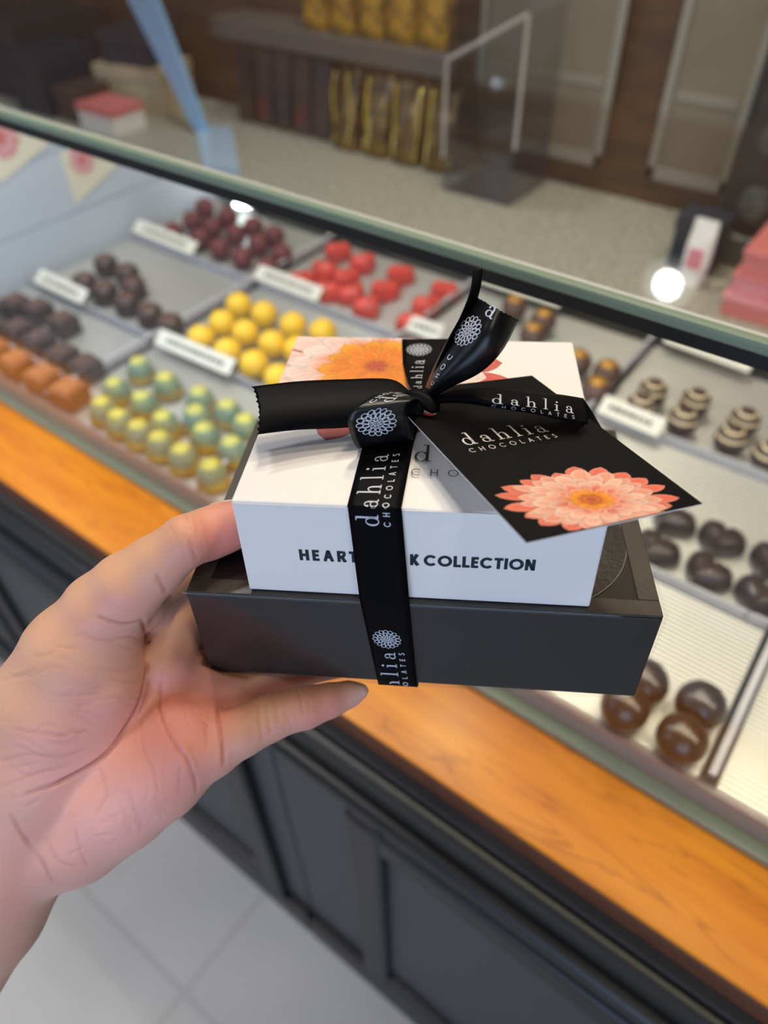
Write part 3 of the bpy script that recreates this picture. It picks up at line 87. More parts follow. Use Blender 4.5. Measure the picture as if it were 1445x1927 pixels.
def mat(name, rgb, rough=0.5, metal=0.0, coat=0.0, spec=0.5, noise=0.0, nscale=30.0, bump=0.0, bscale=80.0,
        sss=0.0, emit=0.0, stretch=(1, 1, 1), rgb2=None, sheen=0.0, coat_rough=0.08):
    m = bpy.data.materials.new(name)
    m.use_nodes = True
    nt = m.node_tree
    b = nt.nodes['Principled BSDF']
    c = lin(rgb) + (1,)
    b.inputs['Base Color'].default_value = c
    b.inputs['Roughness'].default_value = rough
    b.inputs['Metallic'].default_value = metal
    b.inputs['Coat Weight'].default_value = coat
    b.inputs['Coat Roughness'].default_value = coat_rough
    b.inputs['Specular IOR Level'].default_value = spec
    if sheen:
        b.inputs['Sheen Weight'].default_value = sheen
    if sss:
        b.inputs['Subsurface Weight'].default_value = sss
        b.inputs['Subsurface Radius'].default_value = (0.006, 0.0022, 0.0012)
        b.inputs['Subsurface Scale'].default_value = 1.0
    if emit:
        b.inputs['Emission Color'].default_value = c
        b.inputs['Emission Strength'].default_value = emit
    if noise or bump or rgb2:
        tc = nt.nodes.new('ShaderNodeTexCoord')
        mp = nt.nodes.new('ShaderNodeMapping')
        mp.inputs['Scale'].default_value = stretch
        nt.links.new(tc.outputs['Object'], mp.inputs['Vector'])
        if noise or rgb2:
            n = nt.nodes.new('ShaderNodeTexNoise')
            n.inputs['Scale'].default_value = nscale
            n.inputs['Detail'].default_value = 5
            nt.links.new(mp.outputs[0], n.inputs['Vector'])
            r = nt.nodes.new('ShaderNodeValToRGB')
            r.color_ramp.elements[0].position = 0.32
            r.color_ramp.elements[1].position = 0.68
            if rgb2:
                c2 = lin(rgb2) + (1,)
            else:
                c2 = tuple(v * (1 - noise) for v in c[:3]) + (1,)
            r.color_ramp.elements[0].color = c2
            r.color_ramp.elements[1].color = c
            nt.links.new(n.outputs['Fac'], r.inputs['Fac'])
            nt.links.new(r.outputs[0], b.inputs['Base Color'])
        if bump:
            n2 = nt.nodes.new('ShaderNodeTexNoise')
            n2.inputs['Scale'].default_value = bscale
            n2.inputs['Detail'].default_value = 3
            nt.links.new(mp.outputs[0], n2.inputs['Vector'])
            bp = nt.nodes.new('ShaderNodeBump')
            bp.inputs['Strength'].default_value = bump
            bp.inputs['Distance'].default_value = 0.001
            nt.links.new(n2.outputs['Fac'], bp.inputs['Height'])
            nt.links.new(bp.outputs[0], b.inputs['Normal'])
    return m


def glass_mat(name, tint=(0.97, 0.985, 0.98), rough=0.0, ior=1.5, gain=1.0):
    """thin clear pane: transparent, with a mirror sheen that follows the view angle"""
    m = bpy.data.materials.new(name)
    m.use_nodes = True
    nt = m.node_tree
    nt.nodes.remove(nt.nodes['Principled BSDF'])
    out = nt.nodes['Material Output']
    tr = nt.nodes.new('ShaderNodeBsdfTransparent')
    tr.inputs[0].default_value = tuple(tint) + (1,)
    gl = nt.nodes.new('ShaderNodeBsdfGlossy')
    gl.inputs['Roughness'].default_value = rough
    gl.inputs['Color'].default_value = (1, 1, 1, 1)
    fr = nt.nodes.new('ShaderNodeFresnel')
    geo = nt.nodes.new('ShaderNodeNewGeometry')
    io = nt.nodes.new('ShaderNodeMapRange')          # both faces of the pane mirror alike
    io.inputs['To Min'].default_value = ior
    io.inputs['To Max'].default_value = 1.0 / ior
    nt.links.new(geo.outputs['Backfacing'], io.inputs['Value'])
    nt.links.new(io.outputs[0], fr.inputs['IOR'])
    mul = nt.nodes.new('ShaderNodeMath')
    mul.operation = 'MULTIPLY'
    mul.inputs[1].default_value = gain
    mul.use_clamp = True
    nt.links.new(fr.outputs[0], mul.inputs[0])
    mx = nt.nodes.new('ShaderNodeMixShader')
    nt.links.new(mul.outputs[0], mx.inputs[0])
    nt.links.new(tr.outputs[0], mx.inputs[1])
    nt.links.new(gl.outputs[0], mx.inputs[2])
    nt.links.new(mx.outputs[0], out.inputs['Surface'])
    return m


def attr_mat(name, rough=0.5, coat=0.0, sss=0.0, bump=0.0, spec=0.5):
    m = mat(name, (200, 150, 130), rough, coat=coat, sss=sss, bump=bump, bscale=1400, spec=spec)
    nt = m.node_tree
    a = nt.nodes.new('ShaderNodeAttribute')
    a.attribute_name = 'Col'
    nt.links.new(a.outputs['Color'], nt.nodes['Principled BSDF'].inputs['Base Color'])
    return m


def wood_mat(name, light, dark, rough, coat, scale, stretch, spec=0.5):
    m = mat(name, light, rough, coat=coat, rgb2=dark, nscale=scale, stretch=stretch, spec=spec, coat_rough=0.18)
    nt = m.node_tree
    b = nt.nodes['Principled BSDF']
    src = b.inputs['Base Color'].links[0].from_socket
    tc = nt.nodes.new('ShaderNodeTexCoord')
    mp = nt.nodes.new('ShaderNodeMapping')
    mp.inputs['Scale'].default_value = tuple(s * 0.6 for s in stretch)
    nt.links.new(tc.outputs['Object'], mp.inputs['Vector'])
    n = nt.nodes.new('ShaderNodeTexNoise')
    n.inputs['Scale'].default_value = scale * 0.8
    n.inputs['Detail'].default_value = 4
    n.inputs['Distortion'].default_value = 1.6
    nt.links.new(mp.outputs[0], n.inputs['Vector'])
    r = nt.nodes.new('ShaderNodeValToRGB')
    r.color_ramp.elements[0].position = 0.485
    r.color_ramp.elements[0].color = (1, 1, 1, 1)
    r.color_ramp.elements[1].position = 0.515
    r.color_ramp.elements[1].color = (1, 1, 1, 1)
    e = r.color_ramp.elements.new(0.5)
    e.color = (0.62, 0.52, 0.48, 1)
    nt.links.new(n.outputs['Fac'], r.inputs['Fac'])
    mx = nt.nodes.new('ShaderNodeMix')
    mx.data_type = 'RGBA'
    mx.blend_type = 'MULTIPLY'
    mx.inputs[0].default_value = 0.8
    nt.links.new(src, mx.inputs[6])
    nt.links.new(r.outputs[0], mx.inputs[7])
    nt.links.new(mx.outputs[2], b.inputs['Base Color'])
    return m


M = {}
M['oak'] = wood_mat('honey_wood', (226, 142, 24), (200, 112, 14), 0.36, 0.10, 9, (0.7, 5, 5), spec=0.3)
M['oak_edge'] = wood_mat('brown_wood_edge', (120, 72, 48), (98, 56, 38), 0.5, 0.05, 9, (0.7, 5, 5))
M['black_paint'] = mat('black_paint', (21, 23, 24), 0.42, spec=0.5, bump=0.1, bscale=60)
M['dark_panel'] = mat('charcoal_panel', (64, 65, 66), 0.5, spec=0.4, bump=0.08, bscale=60)  # the cabinet's black paint, lightened for its reflected sheen
M['steel'] = mat('brushed_steel', (196, 194, 188), 0.3, metal=1.0)
M['steel_dark'] = mat('case_steel', (150, 152, 154), 0.42, metal=0.9)
M['pane'] = glass_mat('clear_glass', (0.97, 0.985, 0.98), ior=1.5, gain=0.7)
M['pane_edge'] = mat('green_glass_edge', (126, 142, 120), 0.5, spec=0.25)
M['pane_foot'] = mat('pale_green_glass_edge', (128, 136, 118), 0.2, spec=0.7)
M['acrylic'] = glass_mat('clear_acrylic', (0.93, 0.93, 0.95), rough=0.06, ior=1.49, gain=1.6)
M['acrylic_strip'] = mat('frosted_acrylic', (176, 174, 180), 0.3, spec=0.6)
M['acrylic_lilac'] = glass_mat('thick_acrylic', (0.84, 0.82, 0.85), rough=0.08, ior=1.5, gain=1.6)
M['acrylic_blue'] = mat('blue_acrylic', (150, 200, 244), 0.25, coat=0.5)  # blue of the sky's reflection put into the panel's colour
M['tag_white'] = mat('tag_card', (216, 212, 200), 0.5)
M['ink'] = mat('dark_ink', (52, 52, 50), 0.6)
M['white_board'] = mat('white_board', (198, 205, 216), 0.45)
M['white_card'] = mat('white_card_stock', (240, 236, 228), 0.5, bump=0.05, bscale=300)
M['cream'] = mat('cream_card', (232, 224, 200), 0.55)
M['box_white'] = mat('white_box_card', (243, 240, 236), 0.48, bump=0.04, bscale=220)
M['box_black'] = mat('black_box_card', (30, 27, 25), 0.55, noise=0.25, nscale=90, bump=0.12, bscale=700)
M['box_frame'] = mat('grey_brown_box_frame', (66, 62, 54), 0.38, noise=0.2, nscale=140, bump=0.08, bscale=500)
M['box_window'] = mat('black_window', (12, 12, 13), 0.4, spec=0.3)
M['sticker'] = mat('black_sticker', (30, 30, 32), 0.4, spec=0.35, bump=0.25, bscale=350)
M['sticker_rim'] = mat('grey_sticker_rim', (112, 112, 114), 0.4)
M['sleeve'] = glass_mat('clear_sleeve', (0.96, 0.955, 0.945), rough=0.03, ior=1.5, gain=0.6)
M['navy_ink'] = mat('navy_ink', (20, 28, 46), 0.6)
M['olive_ink'] = mat('olive_ink', (60, 56, 42), 0.6)
M['silver'] = mat('silver_print', (206, 211, 222), 0.4, spec=0.5)
M['silver_foil'] = mat('silver_foil', (232, 229, 224), 0.35, spec=0.6)
M['tag_black'] = mat('black_tag_card', (11, 10, 11), 0.45, spec=0.10)
M['ribbon'] = mat('black_satin', (4, 4, 7), 0.5, spec=0.08, bump=0.04, bscale=2500)
M['ribbon_gloss'] = mat('glossy_black_satin', (8, 9, 12), 0.33, spec=0.42, bump=0.04, bscale=2500)
M['print'] = attr_mat('flower_print', 0.48)
M['skin'] = attr_mat('skin', 0.5, sss=0.12, bump=0.12, spec=0.4)
M['nail'] = mat('fingernail', (232, 190, 172), 0.25, coat=0.5, spec=0.5)
M['maroon'] = mat('maroon_cocoa', (116, 44, 44), 0.62, rgb2=(80, 30, 32), nscale=120, bump=0.25, bscale=160)
M['red'] = mat('red_shell', (228, 78, 64), 0.34, noise=0.35, nscale=60, coat=0.1)
M['yellow'] = mat('yellow_shell', (240, 192, 26), 0.42, noise=0.12, nscale=50)
M['dark_choc'] = mat('dark_chocolate', (62, 38, 30), 0.38, noise=0.3, nscale=60)
M['milk_choc'] = mat('milk_chocolate', (92, 60, 48), 0.42, noise=0.25, nscale=60)
M['black_choc'] = mat('black_chocolate', (52, 36, 30), 0.3, noise=0.25, nscale=50, coat=0.2)
M['caramel'] = mat('caramel', (138, 76, 42), 0.42, noise=0.2, nscale=50)
M['caramel_light'] = mat('caramel_crumb', (166, 100, 56), 0.6, noise=0.3, nscale=160)
M['gold_dust'] = mat('gold_dust', (186, 134, 36), 0.42, metal=0.35, noise=0.4, nscale=220)
M['stripe'] = mat('white_chocolate', (206, 186, 150), 0.45)
M['teal'] = mat('green_blue_shell', (138, 150, 92), 0.36, rgb2=(96, 124, 116), nscale=70, coat=0.2)
M['olive_skirt'] = mat('olive_yellow_shell', (190, 158, 60), 0.42, rgb2=(146, 116, 48), nscale=60)
M['lemon'] = mat('lemon_spray', (206, 190, 62), 0.45, rgb2=(160, 164, 84), nscale=140)
M['speckle'] = mat('speckled_counter', (190, 188, 174), 0.45, rgb2=(112, 112, 98), nscale=120)
M['brown_wall'] = wood_mat('dark_brown_boards', (92, 62, 28), (66, 42, 18), 0.5, 0.0, 7, (1, 1, 5))
M['panel_grey'] = mat('taupe_panel', (120, 108, 86), 0.5, rgb2=(110, 98, 78), nscale=7)
M['panel_rim'] = mat('pale_taupe_rim', (136, 130, 116), 0.5)
M['gold_foil'] = mat('gold_cellophane', (236, 204, 104), 0.16, metal=0.85, bump=0.5, bscale=60)
M['gold_clear'] = mat('dark_gold_bark', (150, 116, 48), 0.24, metal=0.55, rgb2=(58, 42, 24), nscale=34, coat=0.4, bump=0.9, bscale=70)
M['bark'] = mat('chocolate_bark', (58, 42, 36), 0.4, rgb2=(38, 28, 26), nscale=40, coat=0.4)
M['bark_red'] = mat('red_berry_bits', (110, 44, 36), 0.5)
M['nuts'] = mat('golden_nut_mix', (228, 172, 24), 0.5, rgb2=(70, 48, 16), nscale=55)
M['shelf_grey'] = mat('grey_shelf', (92, 88, 84), 0.4)
M['machine'] = mat('black_machine', (30, 33, 36), 0.35)
M['machine_grey'] = mat('grey_machine', (84, 88, 88), 0.3, metal=0.5)
M['pink'] = mat('pink_box_card', (214, 120, 118), 0.45)
M['pink_pale'] = mat('pale_pink_print', (236, 168, 172), 0.5, rgb2=(226, 120, 130), nscale=40)
M['navy'] = mat('navy_card', (32, 40, 56), 0.5)
M['black_card'] = mat('black_card', (40, 40, 46), 0.5)
M['tan'] = mat('tan_card', (196, 182, 148), 0.6)
M['brown_card'] = mat('brown_card', (72, 56, 54), 0.6)
M['lamp_metal'] = mat('lamp_white', (220, 220, 220), 0.4)
M['ceiling'] = mat('ceiling_paint', (150, 145, 138), 0.8)
M['plaster'] = mat('plaster', (170, 168, 164), 0.8)


def lamp_mat(name, color, strength):
    m = bpy.data.materials.new(name)
    m.use_nodes = True
    b = m.node_tree.nodes['Principled BSDF']
    b.inputs['Base Color'].default_value = (1, 1, 1, 1)
    b.inputs['Emission Color'].default_value = tuple(color) + (1,)
    b.inputs['Emission Strength'].default_value = strength
    return m


M['bulb_warm'] = lamp_mat('warm_bulb', (1.0, 0.93, 0.82), 14)
M['bulb_glare'] = lamp_mat('white_bulb', (0.96, 0.98, 1.0), 34)
M['bulb_cool'] = lamp_mat('cool_led', (0.86, 0.95, 1.0), 16)  # glow of the puck that stands in for the steel's reflection


def floor_mat():
    m = mat('grey_floor_tile', (184, 183, 182), 0.5, noise=0.22, nscale=2.4)
    nt = m.node_tree
    b = nt.nodes['Principled BSDF']
    src = b.inputs['Base Color'].links[0].from_socket
    tc = nt.nodes.new('ShaderNodeTexCoord')
    mp = nt.nodes.new('ShaderNodeMapping')
    mp.inputs['Location'].default_value = (0.445, 0.575, 0)
    nt.links.new(tc.outputs['Object'], mp.inputs['Vector'])
    br = nt.nodes.new('ShaderNodeTexBrick')
    br.offset = 0.0
    br.inputs['Scale'].default_value = 1.0
    br.inputs['Brick Width'].default_value = 0.6
    br.inputs['Row Height'].default_value = 0.6
    br.inputs['Mortar Size'].default_value = 0.005
    br.inputs['Color1'].default_value = (1, 1, 1, 1)
    br.inputs['Color2'].default_value = (0.93, 0.93, 0.93, 1)
    br.inputs['Mortar'].default_value = (0.84, 0.83, 0.82, 1)
    nt.links.new(mp.outputs[0], br.inputs['Vector'])
    mx = nt.nodes.new('ShaderNodeMix')
    mx.data_type = 'RGBA'
    mx.blend_type = 'MULTIPLY'
    mx.inputs[0].default_value = 1.0
    nt.links.new(src, mx.inputs[6])
    nt.links.new(br.outputs['Color'], mx.inputs[7])
    nt.links.new(mx.outputs[2], b.inputs['Base Color'])
    return m


M['floor'] = floor_mat()


def ribbed_steel():
    m = mat('ribbed_steel', (196, 195, 190), 0.36, metal=0.6)
    nt = m.node_tree
    tc = nt.nodes.new('ShaderNodeTexCoord')
    wv = nt.nodes.new('ShaderNodeTexWave')
    wv.bands_direction = 'Y'
    wv.inputs['Scale'].default_value = 62
    nt.links.new(tc.outputs['Object'], wv.inputs['Vector'])
    bp = nt.nodes.new('ShaderNodeBump')
    bp.inputs['Strength'].default_value = 0.5
    bp.inputs['Distance'].default_value = 0.0012
    nt.links.new(wv.outputs['Fac'], bp.inputs['Height'])
    nt.links.new(bp.outputs[0], nt.nodes['Principled BSDF'].inputs['Normal'])
    return m


M['ribbed'] = ribbed_steel()


# ------------------------------------------------------------------ object helpers
def link(o):
    COL.objects.link(o)
    return o


def raw(name, verts, faces, m, parent=None, smooth=False):
    me = bpy.data.meshes.new(name)
    me.from_pydata([tuple(map(float, v)) for v in verts], [], faces)
    me.materials.append(m)
    if smooth:
        me.polygons.foreach_set('use_smooth', [True] * len(me.polygons))
    me.update()
    o = link(bpy.data.objects.new(name, me))
    if parent is not None:
        o.parent = parent
    return o


def bobj(name, bm, m, parent=None, smooth=False, loc=None):
    me = bpy.data.meshes.new(name)
    bmesh.ops.recalc_face_normals(bm, faces=bm.faces)
    bm.to_mesh(me)
    bm.free()
    for mm in (m if isinstance(m, (list, tuple)) else [m]):
        me.materials.append(mm)
    if smooth:
        me.polygons.foreach_set('use_smooth', [True] * len(me.polygons))
    o = link(bpy.data.objects.new(name, me))
    if parent is not None:
        o.parent = parent
    if loc is not None:
        o.location = loc
    return o


def box_into(bm, lo, hi, bevel=0.0, seg=2, mi=0):
    b2 = bmesh.new()
    vs = [b2.verts.new((x, y, z)) for x in (lo[0], hi[0]) for y in (lo[1], hi[1]) for z in (lo[2], hi[2])]
    for f in ((0, 1, 3, 2), (4, 6, 7, 5), (0, 4, 5, 1), (2, 3, 7, 6), (0, 2, 6, 4), (1, 5, 7, 3)):
        b2.faces.new([vs[i] for i in f])
    bmesh.ops.recalc_face_normals(b2, faces=b2.faces)
    if bevel:
        bmesh.ops.bevel(b2, geom=b2.edges[:], offset=bevel, segments=seg, affect='EDGES', profile=0.5)
    merge(bm, b2, mi)


def merge(bm, b2, mi=0, mtx=None):
    mp = {}
    for v in b2.verts:
        mp[v] = bm.verts.new(mtx @ v.co if mtx else v.co)
    for f in b2.faces:
        try:
            nf = bm.faces.new([mp[v] for v in f.verts])
            nf.material_index = mi
            nf.smooth = f.smooth
        except ValueError:
            pass
    b2.free()


def box(name, lo, hi, m, parent=None, bevel=0.0, seg=2):
    bm = bmesh.new()
    box_into(bm, lo, hi, bevel, seg)
    return bobj(name, bm, m, parent)


def lathe(prof, n=24):
    bm = bmesh.new()
    rings = []
    for r, z in prof:
        if r < 1e-6:
            rings.append([bm.verts.new((0, 0, z))])
        else:
            rings.append([bm.verts.new((r * math.cos(2 * math.pi * k / n), r * math.sin(2 * math.pi * k / n), z)) for k in range(n)])
    for a, b in zip(rings[:-1], rings[1:]):
        for k in range(n):
            k2 = (k + 1) % n
            if len(a) == 1 and len(b) == 1:
                continue
            if len(a) == 1:
                bm.faces.new((a[0], b[k2], b[k]))
            elif len(b) == 1:
                bm.faces.new((a[k], a[k2], b[0]))
            else:
                bm.faces.new((a[k], a[k2], b[k2], b[k]))
    return bm


def tag(o, label, cat, group=None):
    o['label'] = label
    o['category'] = cat
    if group:
        o['group'] = group
    return o


def struct(o):
    o['kind'] = 'structure'
    return o


def empty(name, loc=(0, 0, 0)):
    o = link(bpy.data.objects.new(name, None))
    o.empty_display_size = 0.02
    o.location = loc
    return o


def dup(root, loc, rz=0.0):
    r = root.copy()
    link(r)
    r.location = loc
    r.rotation_euler = (0, 0, rz)
    for chd in list(root.children):
        c = chd.copy()
        link(c)
        c.parent = r
        for g in list(chd.children):
            d = g.copy()
            link(d)
            d.parent = c
    return r


# ------------------------------------------------------------------ the room
struct(box('floor', (-3.6, -3.2, -0.05), (2.6, 2.2, 0.0), M['floor']))
struct(box('ceiling', (-3.6, -3.2, 2.6), (2.6, 2.2, 2.65), M['ceiling']))
struct(box('wall_back', (-3.6, 1.394, 0.0), (2.6, 1.46, 2.6), M['brown_wall']))


def ceiling_lamp(x, y, power, color, label, aim=None, r=0.085, spread=180):
    t = empty('ceiling_lamp', (x, y, 2.6))
    tag(t, label, 'lamp', 'recessed ceiling lamps')
    hb = lathe([(0, 0), (r * 1.25, 0), (r * 1.25, -0.03), (r * 1.0, -0.034), (r, -0.012), (0, -0.012)], 32)
    bobj('lamp_housing', hb, M['lamp_metal'], t)
    db = lathe([(0, -0.018), (r * 0.94, -0.018), (r * 0.94, -0.03), (0, -0.032)], 32)
    bobj('diffuser', db, M['bulb_warm'], t)
    ld = bpy.data.lights.new('lamp_glow', 'AREA')
    ld.shape = 'DISK'
    ld.size = 0.2
    ld.energy = power
    ld.color = color
    ld.spread = math.radians(spread)
    lo = link(bpy.data.objects.new('lamp_glow', ld))
    lo.parent = t
    lo.location = (0, 0, -0.05)
    if aim:
        d = Vector(aim) - Vector((x, y, 2.55))
        lo.rotation_euler = d.to_track_quat('-Z', 'Y').to_euler()
    return t


WARM = (1.0, 0.84, 0.60)
t = tag(empty('wall_lamp', (-0.357, 1.394, 1.69)), 'small round white lamp high on the brown wall behind the case', 'lamp')
o = bobj('lamp_housing', lathe([(0, 0), (0.05, 0), (0.05, 0.02), (0.04, 0.024), (0, 0.024)], 32), M['lamp_metal'], t)
o.rotation_euler = (math.pi / 2, 0, 0)
o = bobj('diffuser', lathe([(0.025, 0.0242), (0.02, 0.031), (0, 0.034)], 32), M['bulb_glare'], t)
o.rotation_euler = (math.pi / 2, 0, 0)
ceiling_lamp(0.30, 0.05, 2.2, (1.0, 0.83, 0.58), 'round ceiling lamp above the customer side of the wood ledge')
ceiling_lamp(0.25, 0.75, 5, WARM, 'round ceiling lamp above the right end of the display case')
ceiling_lamp(-0.45, 0.75, 7.5, (1.0, 0.88, 0.70), 'round ceiling lamp above the middle of the display case')
ceiling_lamp(-0.95, -0.35, 4.6, (1.0, 0.95, 0.90), 'round ceiling downlight above the floor left of the customer', spread=64)  # unseen lamp added to brighten the floor and the palm
ceiling_lamp(-1.25, 0.9, 10, (0.95, 0.95, 1.0), 'round ceiling lamp above the left end of the display case')
ceiling_lamp(-0.62, 1.15, 6.6, WARM, 'round ceiling lamp close to the brown back wall')

# ------------------------------------------------------------------ counter and display case
GY = 0.325       # front pane
GZ = 1.176       # underside of the top pane
X0, X1 = -1.10, 0.62

t = tag(empty('worktop', (-0.5, 0.233, WZ)), 'long honey wood ledge running along under the glass case', 'counter')
box('slab', (-1.9, 0, -0.004), (1.9, 0.73, 0), M['oak'], t, 0.0015)
box('front_edge', (-1.9, 0.0005, -0.032), (1.9, 0.728, -0.0041), M['oak_edge'], t, 0.002)


def panel_door(name, parent, x0, x1, z0, z1, y):
    """framed door: four bevelled rails and a sunk field"""
    bm = bmesh.new()
    w = 0.046
    box_into(bm, (x0, y - 0.016, z0), (x0 + w, y, z1), 0.007, 3)
    box_into(bm, (x1 - w, y - 0.016, z0), (x1, y, z1), 0.007, 3)
    box_into(bm, (x0 + w * 0.9, y - 0.016, z1 - w), (x1 - w * 0.9, y, z1), 0.007, 3)
    box_into(bm, (x0 + w * 0.9, y - 0.016, z0), (x1 - w * 0.9, y, z0 + w), 0.007, 3)
    d = bobj(name, bm, M['black_paint'], parent)
    box('field', (x0 + w * 0.9, y - 0.0035, z0 + w * 0.9), (x1 - w * 0.9, y - 0.0005, z1 - w * 0.9), M['dark_panel'], d)
    return d


def base_cabinet(x0, x1, doors, label):
    t = tag(empty('base_cabinet', (0, 0, 0)), label, 'cabinet')
    y = 0.2235
    box('carcass', (x0, y, 0.0), (x1, 0.955, WZ - 0.033), M['dark_panel'], t, 0.002)
    bm = bmesh.new()
    box_into(bm, (x0, y - 0.012, WZ - 0.072), (x1, y - 0.0005, WZ - 0.034), 0.004)
    box_into(bm, (x0, y - 0.024, WZ - 0.098), (x1, y - 0.0005, WZ - 0.074), 0.009, 3)
    bobj('cornice', bm, M['black_paint'], t)
    box('plinth', (x0, y - 0.014, 0.0), (x1, y - 0.0005, 0.082), M['black_paint'], t, 0.004)
    for a, b in doors:
        panel_door('door', t, a, b, 0.095, 0.655, y - 0.0005)
    return t


base_cabinet(-0.335, 0.90, [(-0.222, 0.40), (0.44, 0.88)], 'black panelled base cabinet under the right stretch of wood ledge')
base_cabinet(-1.75, -0.338, [(-0.98, -0.385), (-1.70, -1.02)], 'black panelled base cabinet under the left stretch of wood ledge')

case = tag(empty('display_case', (0, 0, WZ)), 'long glass chocolate display case standing on the wood ledge', 'display case')


def cbox(name, lo, hi, m, bevel=0.0, parent=None):
    return box(name, (lo[0], lo[1], lo[2] - WZ), (hi[0], hi[1], hi[2] - WZ), m, parent or case, bevel)


cbox('front_pane', (X0 - 0.5, GY, WZ + 0.0085), (X1 + 0.4, GY + 0.006, GZ - 0.0097), M['pane'])
cbox('front_pane_foot', (X0 - 0.5, GY - 0.005, WZ), (X1 + 0.4, GY + 0.008, WZ + 0.008), M['pane_foot'], 0.0015)
tp = cbox('top_pane', (X0 - 0.5, GY + 0.004, GZ), (X1 + 0.4, 0.95, GZ + 0.005), M['pane'])
cbox('top_pane_edge', (X0 - 0.5, GY - 0.004, GZ - 0.001), (X1 + 0.4, GY + 0.003, GZ + 0.0055), M['pane_edge'], 0.002, tp)
cbox('gasket', (X0 - 0.5, GY - 0.001, GZ - 0.0095), (X1 + 0.4, GY + 0.012, GZ - 0.0012), mat('black_gasket', (18, 20, 18), 0.5), 0.001)
cbox('floor_plate', (X0, GY + 0.01, WZ + 0.0005), (X1, 0.945, WZ + 0.004), M['steel_dark'])
cbox('back_rail', (X0, 0.928, WZ + 0.0045), (X1, 0.944, TZ + 0.012), M['steel'], 0.002)
# added, unseen light strip under the top pane's front edge, brightening the trays
ls = cbox('light_strip', (X0, GY + 0.0125, GZ - 0.011), (X1, GY + 0.021, GZ - 0.003), M['lamp_metal'], 0.001)
for nm, xa, xb, pw, colr in (('strip_glow', X0, -0.32, 1.7, (0.82, 0.90, 1.0)), ('strip_glow', -0.32, X1, 2.6, (1.0, 0.88, 0.64))):
    ld = bpy.data.lights.new(nm, 'AREA')
    ld.shape = 'RECTANGLE'
    ld.size = xb - xa
    ld.size_y = 0.012
    ld.energy = pw
    ld.color = colr
    lo = link(bpy.data.objects.new(nm, ld))
    lo.parent = case
    lo.location = ((xa + xb) / 2, GY + 0.022, GZ - 0.0125 - WZ)
    lo.rotation_euler = (math.radians(32), 0, 0)
# left end panel: white boards with horizontal joints
bm = bmesh.new()
for k in range(4):                                                  # boards stop at a sloping top edge
    z0 = 0.005 + k * 0.0915
    z1 = z0 + 0.0905
    yt = [min(0.945, 0.56 + (1.062 - WZ - z) * 1.62) for z in (z0, z1)]
    prof = [(GY + 0.012, z0), (yt[0], z0), (yt[1], z1), (GY + 0.012, z1)]
    va = [bm.verts.new((X0 - 0.012, y, z)) for y, z in prof]
    vb = [bm.verts.new((X0 + 0.002, y, z)) for y, z in prof]
    bm.faces.new(va)
    bm.faces.new(vb[::-1])
    for q in range(4):
        bm.faces.new((va[q], vb[q], vb[(q + 1) % 4], va[(q + 1) % 4]))
bmesh.ops.recalc_face_normals(bm, faces=bm.faces)
bmesh.ops.bevel(bm, geom=bm.edges[:], offset=0.0015, segments=2, affect='EDGES')
bobj('end_panel', bm, M['white_board'], case)

glare = tag(empty('led_light', (-1.018, 0.918, TZ)), 'small glaring round light at the back of the case beside the maroon truffles', 'light')  # glowing puck standing in for a lamp reflected in the case steel
bobj('housing', lathe([(0, 0), (0.021, 0), (0.021, 0.006), (0.0, 0.006)], 28), M['lamp_metal'], glare)
bobj('lens', lathe([(0.0185, 0.0061), (0.017, 0.013), (0.01, 0.019), (0, 0.021)], 28), M['bulb_cool'], glare)

# trays: ribbed steel liners between clear dividers
COLX = [(-1.092, -0.797), (-0.785, -0.521), (-0.509, -0.241), (-0.229, 0.033), (0.046, 0.31), (0.323, 0.6)]
ROWY = [(0.3395, 0.508), (0.5165, 0.708), (0.7165, 0.902)]
COLN = ['leftmost bay', 'second bay from the left', 'third bay from the left', 'fourth bay from the left',
        'bay at the right edge', 'last bay on the right']
ROWN = ['front', 'middle', 'back']
for ci, (a, b) in enumerate(COLX):
    for ri, (c, d) in enumerate(ROWY):
        o = box('steel_tray', (a - (a + b) / 2, c - (c + d) / 2, -0.012), (b - (a + b) / 2, d - (c + d) / 2, 0), M['ribbed'], None, 0.001)
        o.location = ((a + b) / 2, (c + d) / 2, TZ)
        tag(o, 'ribbed steel tray in the %s row of the %s' % (ROWN[ri], COLN[ci]), 'tray', 'ribbed steel trays')
DIV = ['between the dark squares and the green truffles', 'behind the gift boxes beside the yellow truffles',
       'left of the striped bonbons', 'right of the dark truffles', 'in the right edge bay']
for i in range(5):
    a, b = COLX[i][1] + 0.0015, COLX[i + 1][0] - 0.0015
    t = tag(empty('acrylic_divider', ((a + b) / 2, 0.63, WZ + 0.0045)), 'clear acrylic divider running back to front ' + DIV[i], 'divider', 'clear acrylic dividers')
    hw = (b - a) / 2
    box('blade', (-hw * 0.55, -0.29, 0), (hw * 0.55, 0.29, 0.036), M['acrylic_lilac'], t, 0.001)
    box('rim', (-hw * 0.6, -0.29, 0.0363), (hw * 0.6, 0.29, 0.0385), M['acrylic_strip'], t, 0.001)  # pale rim paints the highlight along the clear blade's top edge
fr = tag(empty('acrylic_rail', ((X0 + X1) / 2, 0.3345, WZ + 0.0045)), 'long milky acrylic rail along the foot of the front glass', 'rail')
box('upright', (-(X1 - X0) / 2, -0.0015, 0), ((X1 - X0) / 2, 0.0035, 0.026), mat('milky_acrylic', (156, 142, 138), 0.22, noise=0.12, nscale=14, coat=0.4), fr, 0.001)
box('bead', (-(X1 - X0) / 2, -0.0025, 0.0262), ((X1 - X0) / 2, 0.0042, 0.030), M['acrylic'], fr, 0.001)
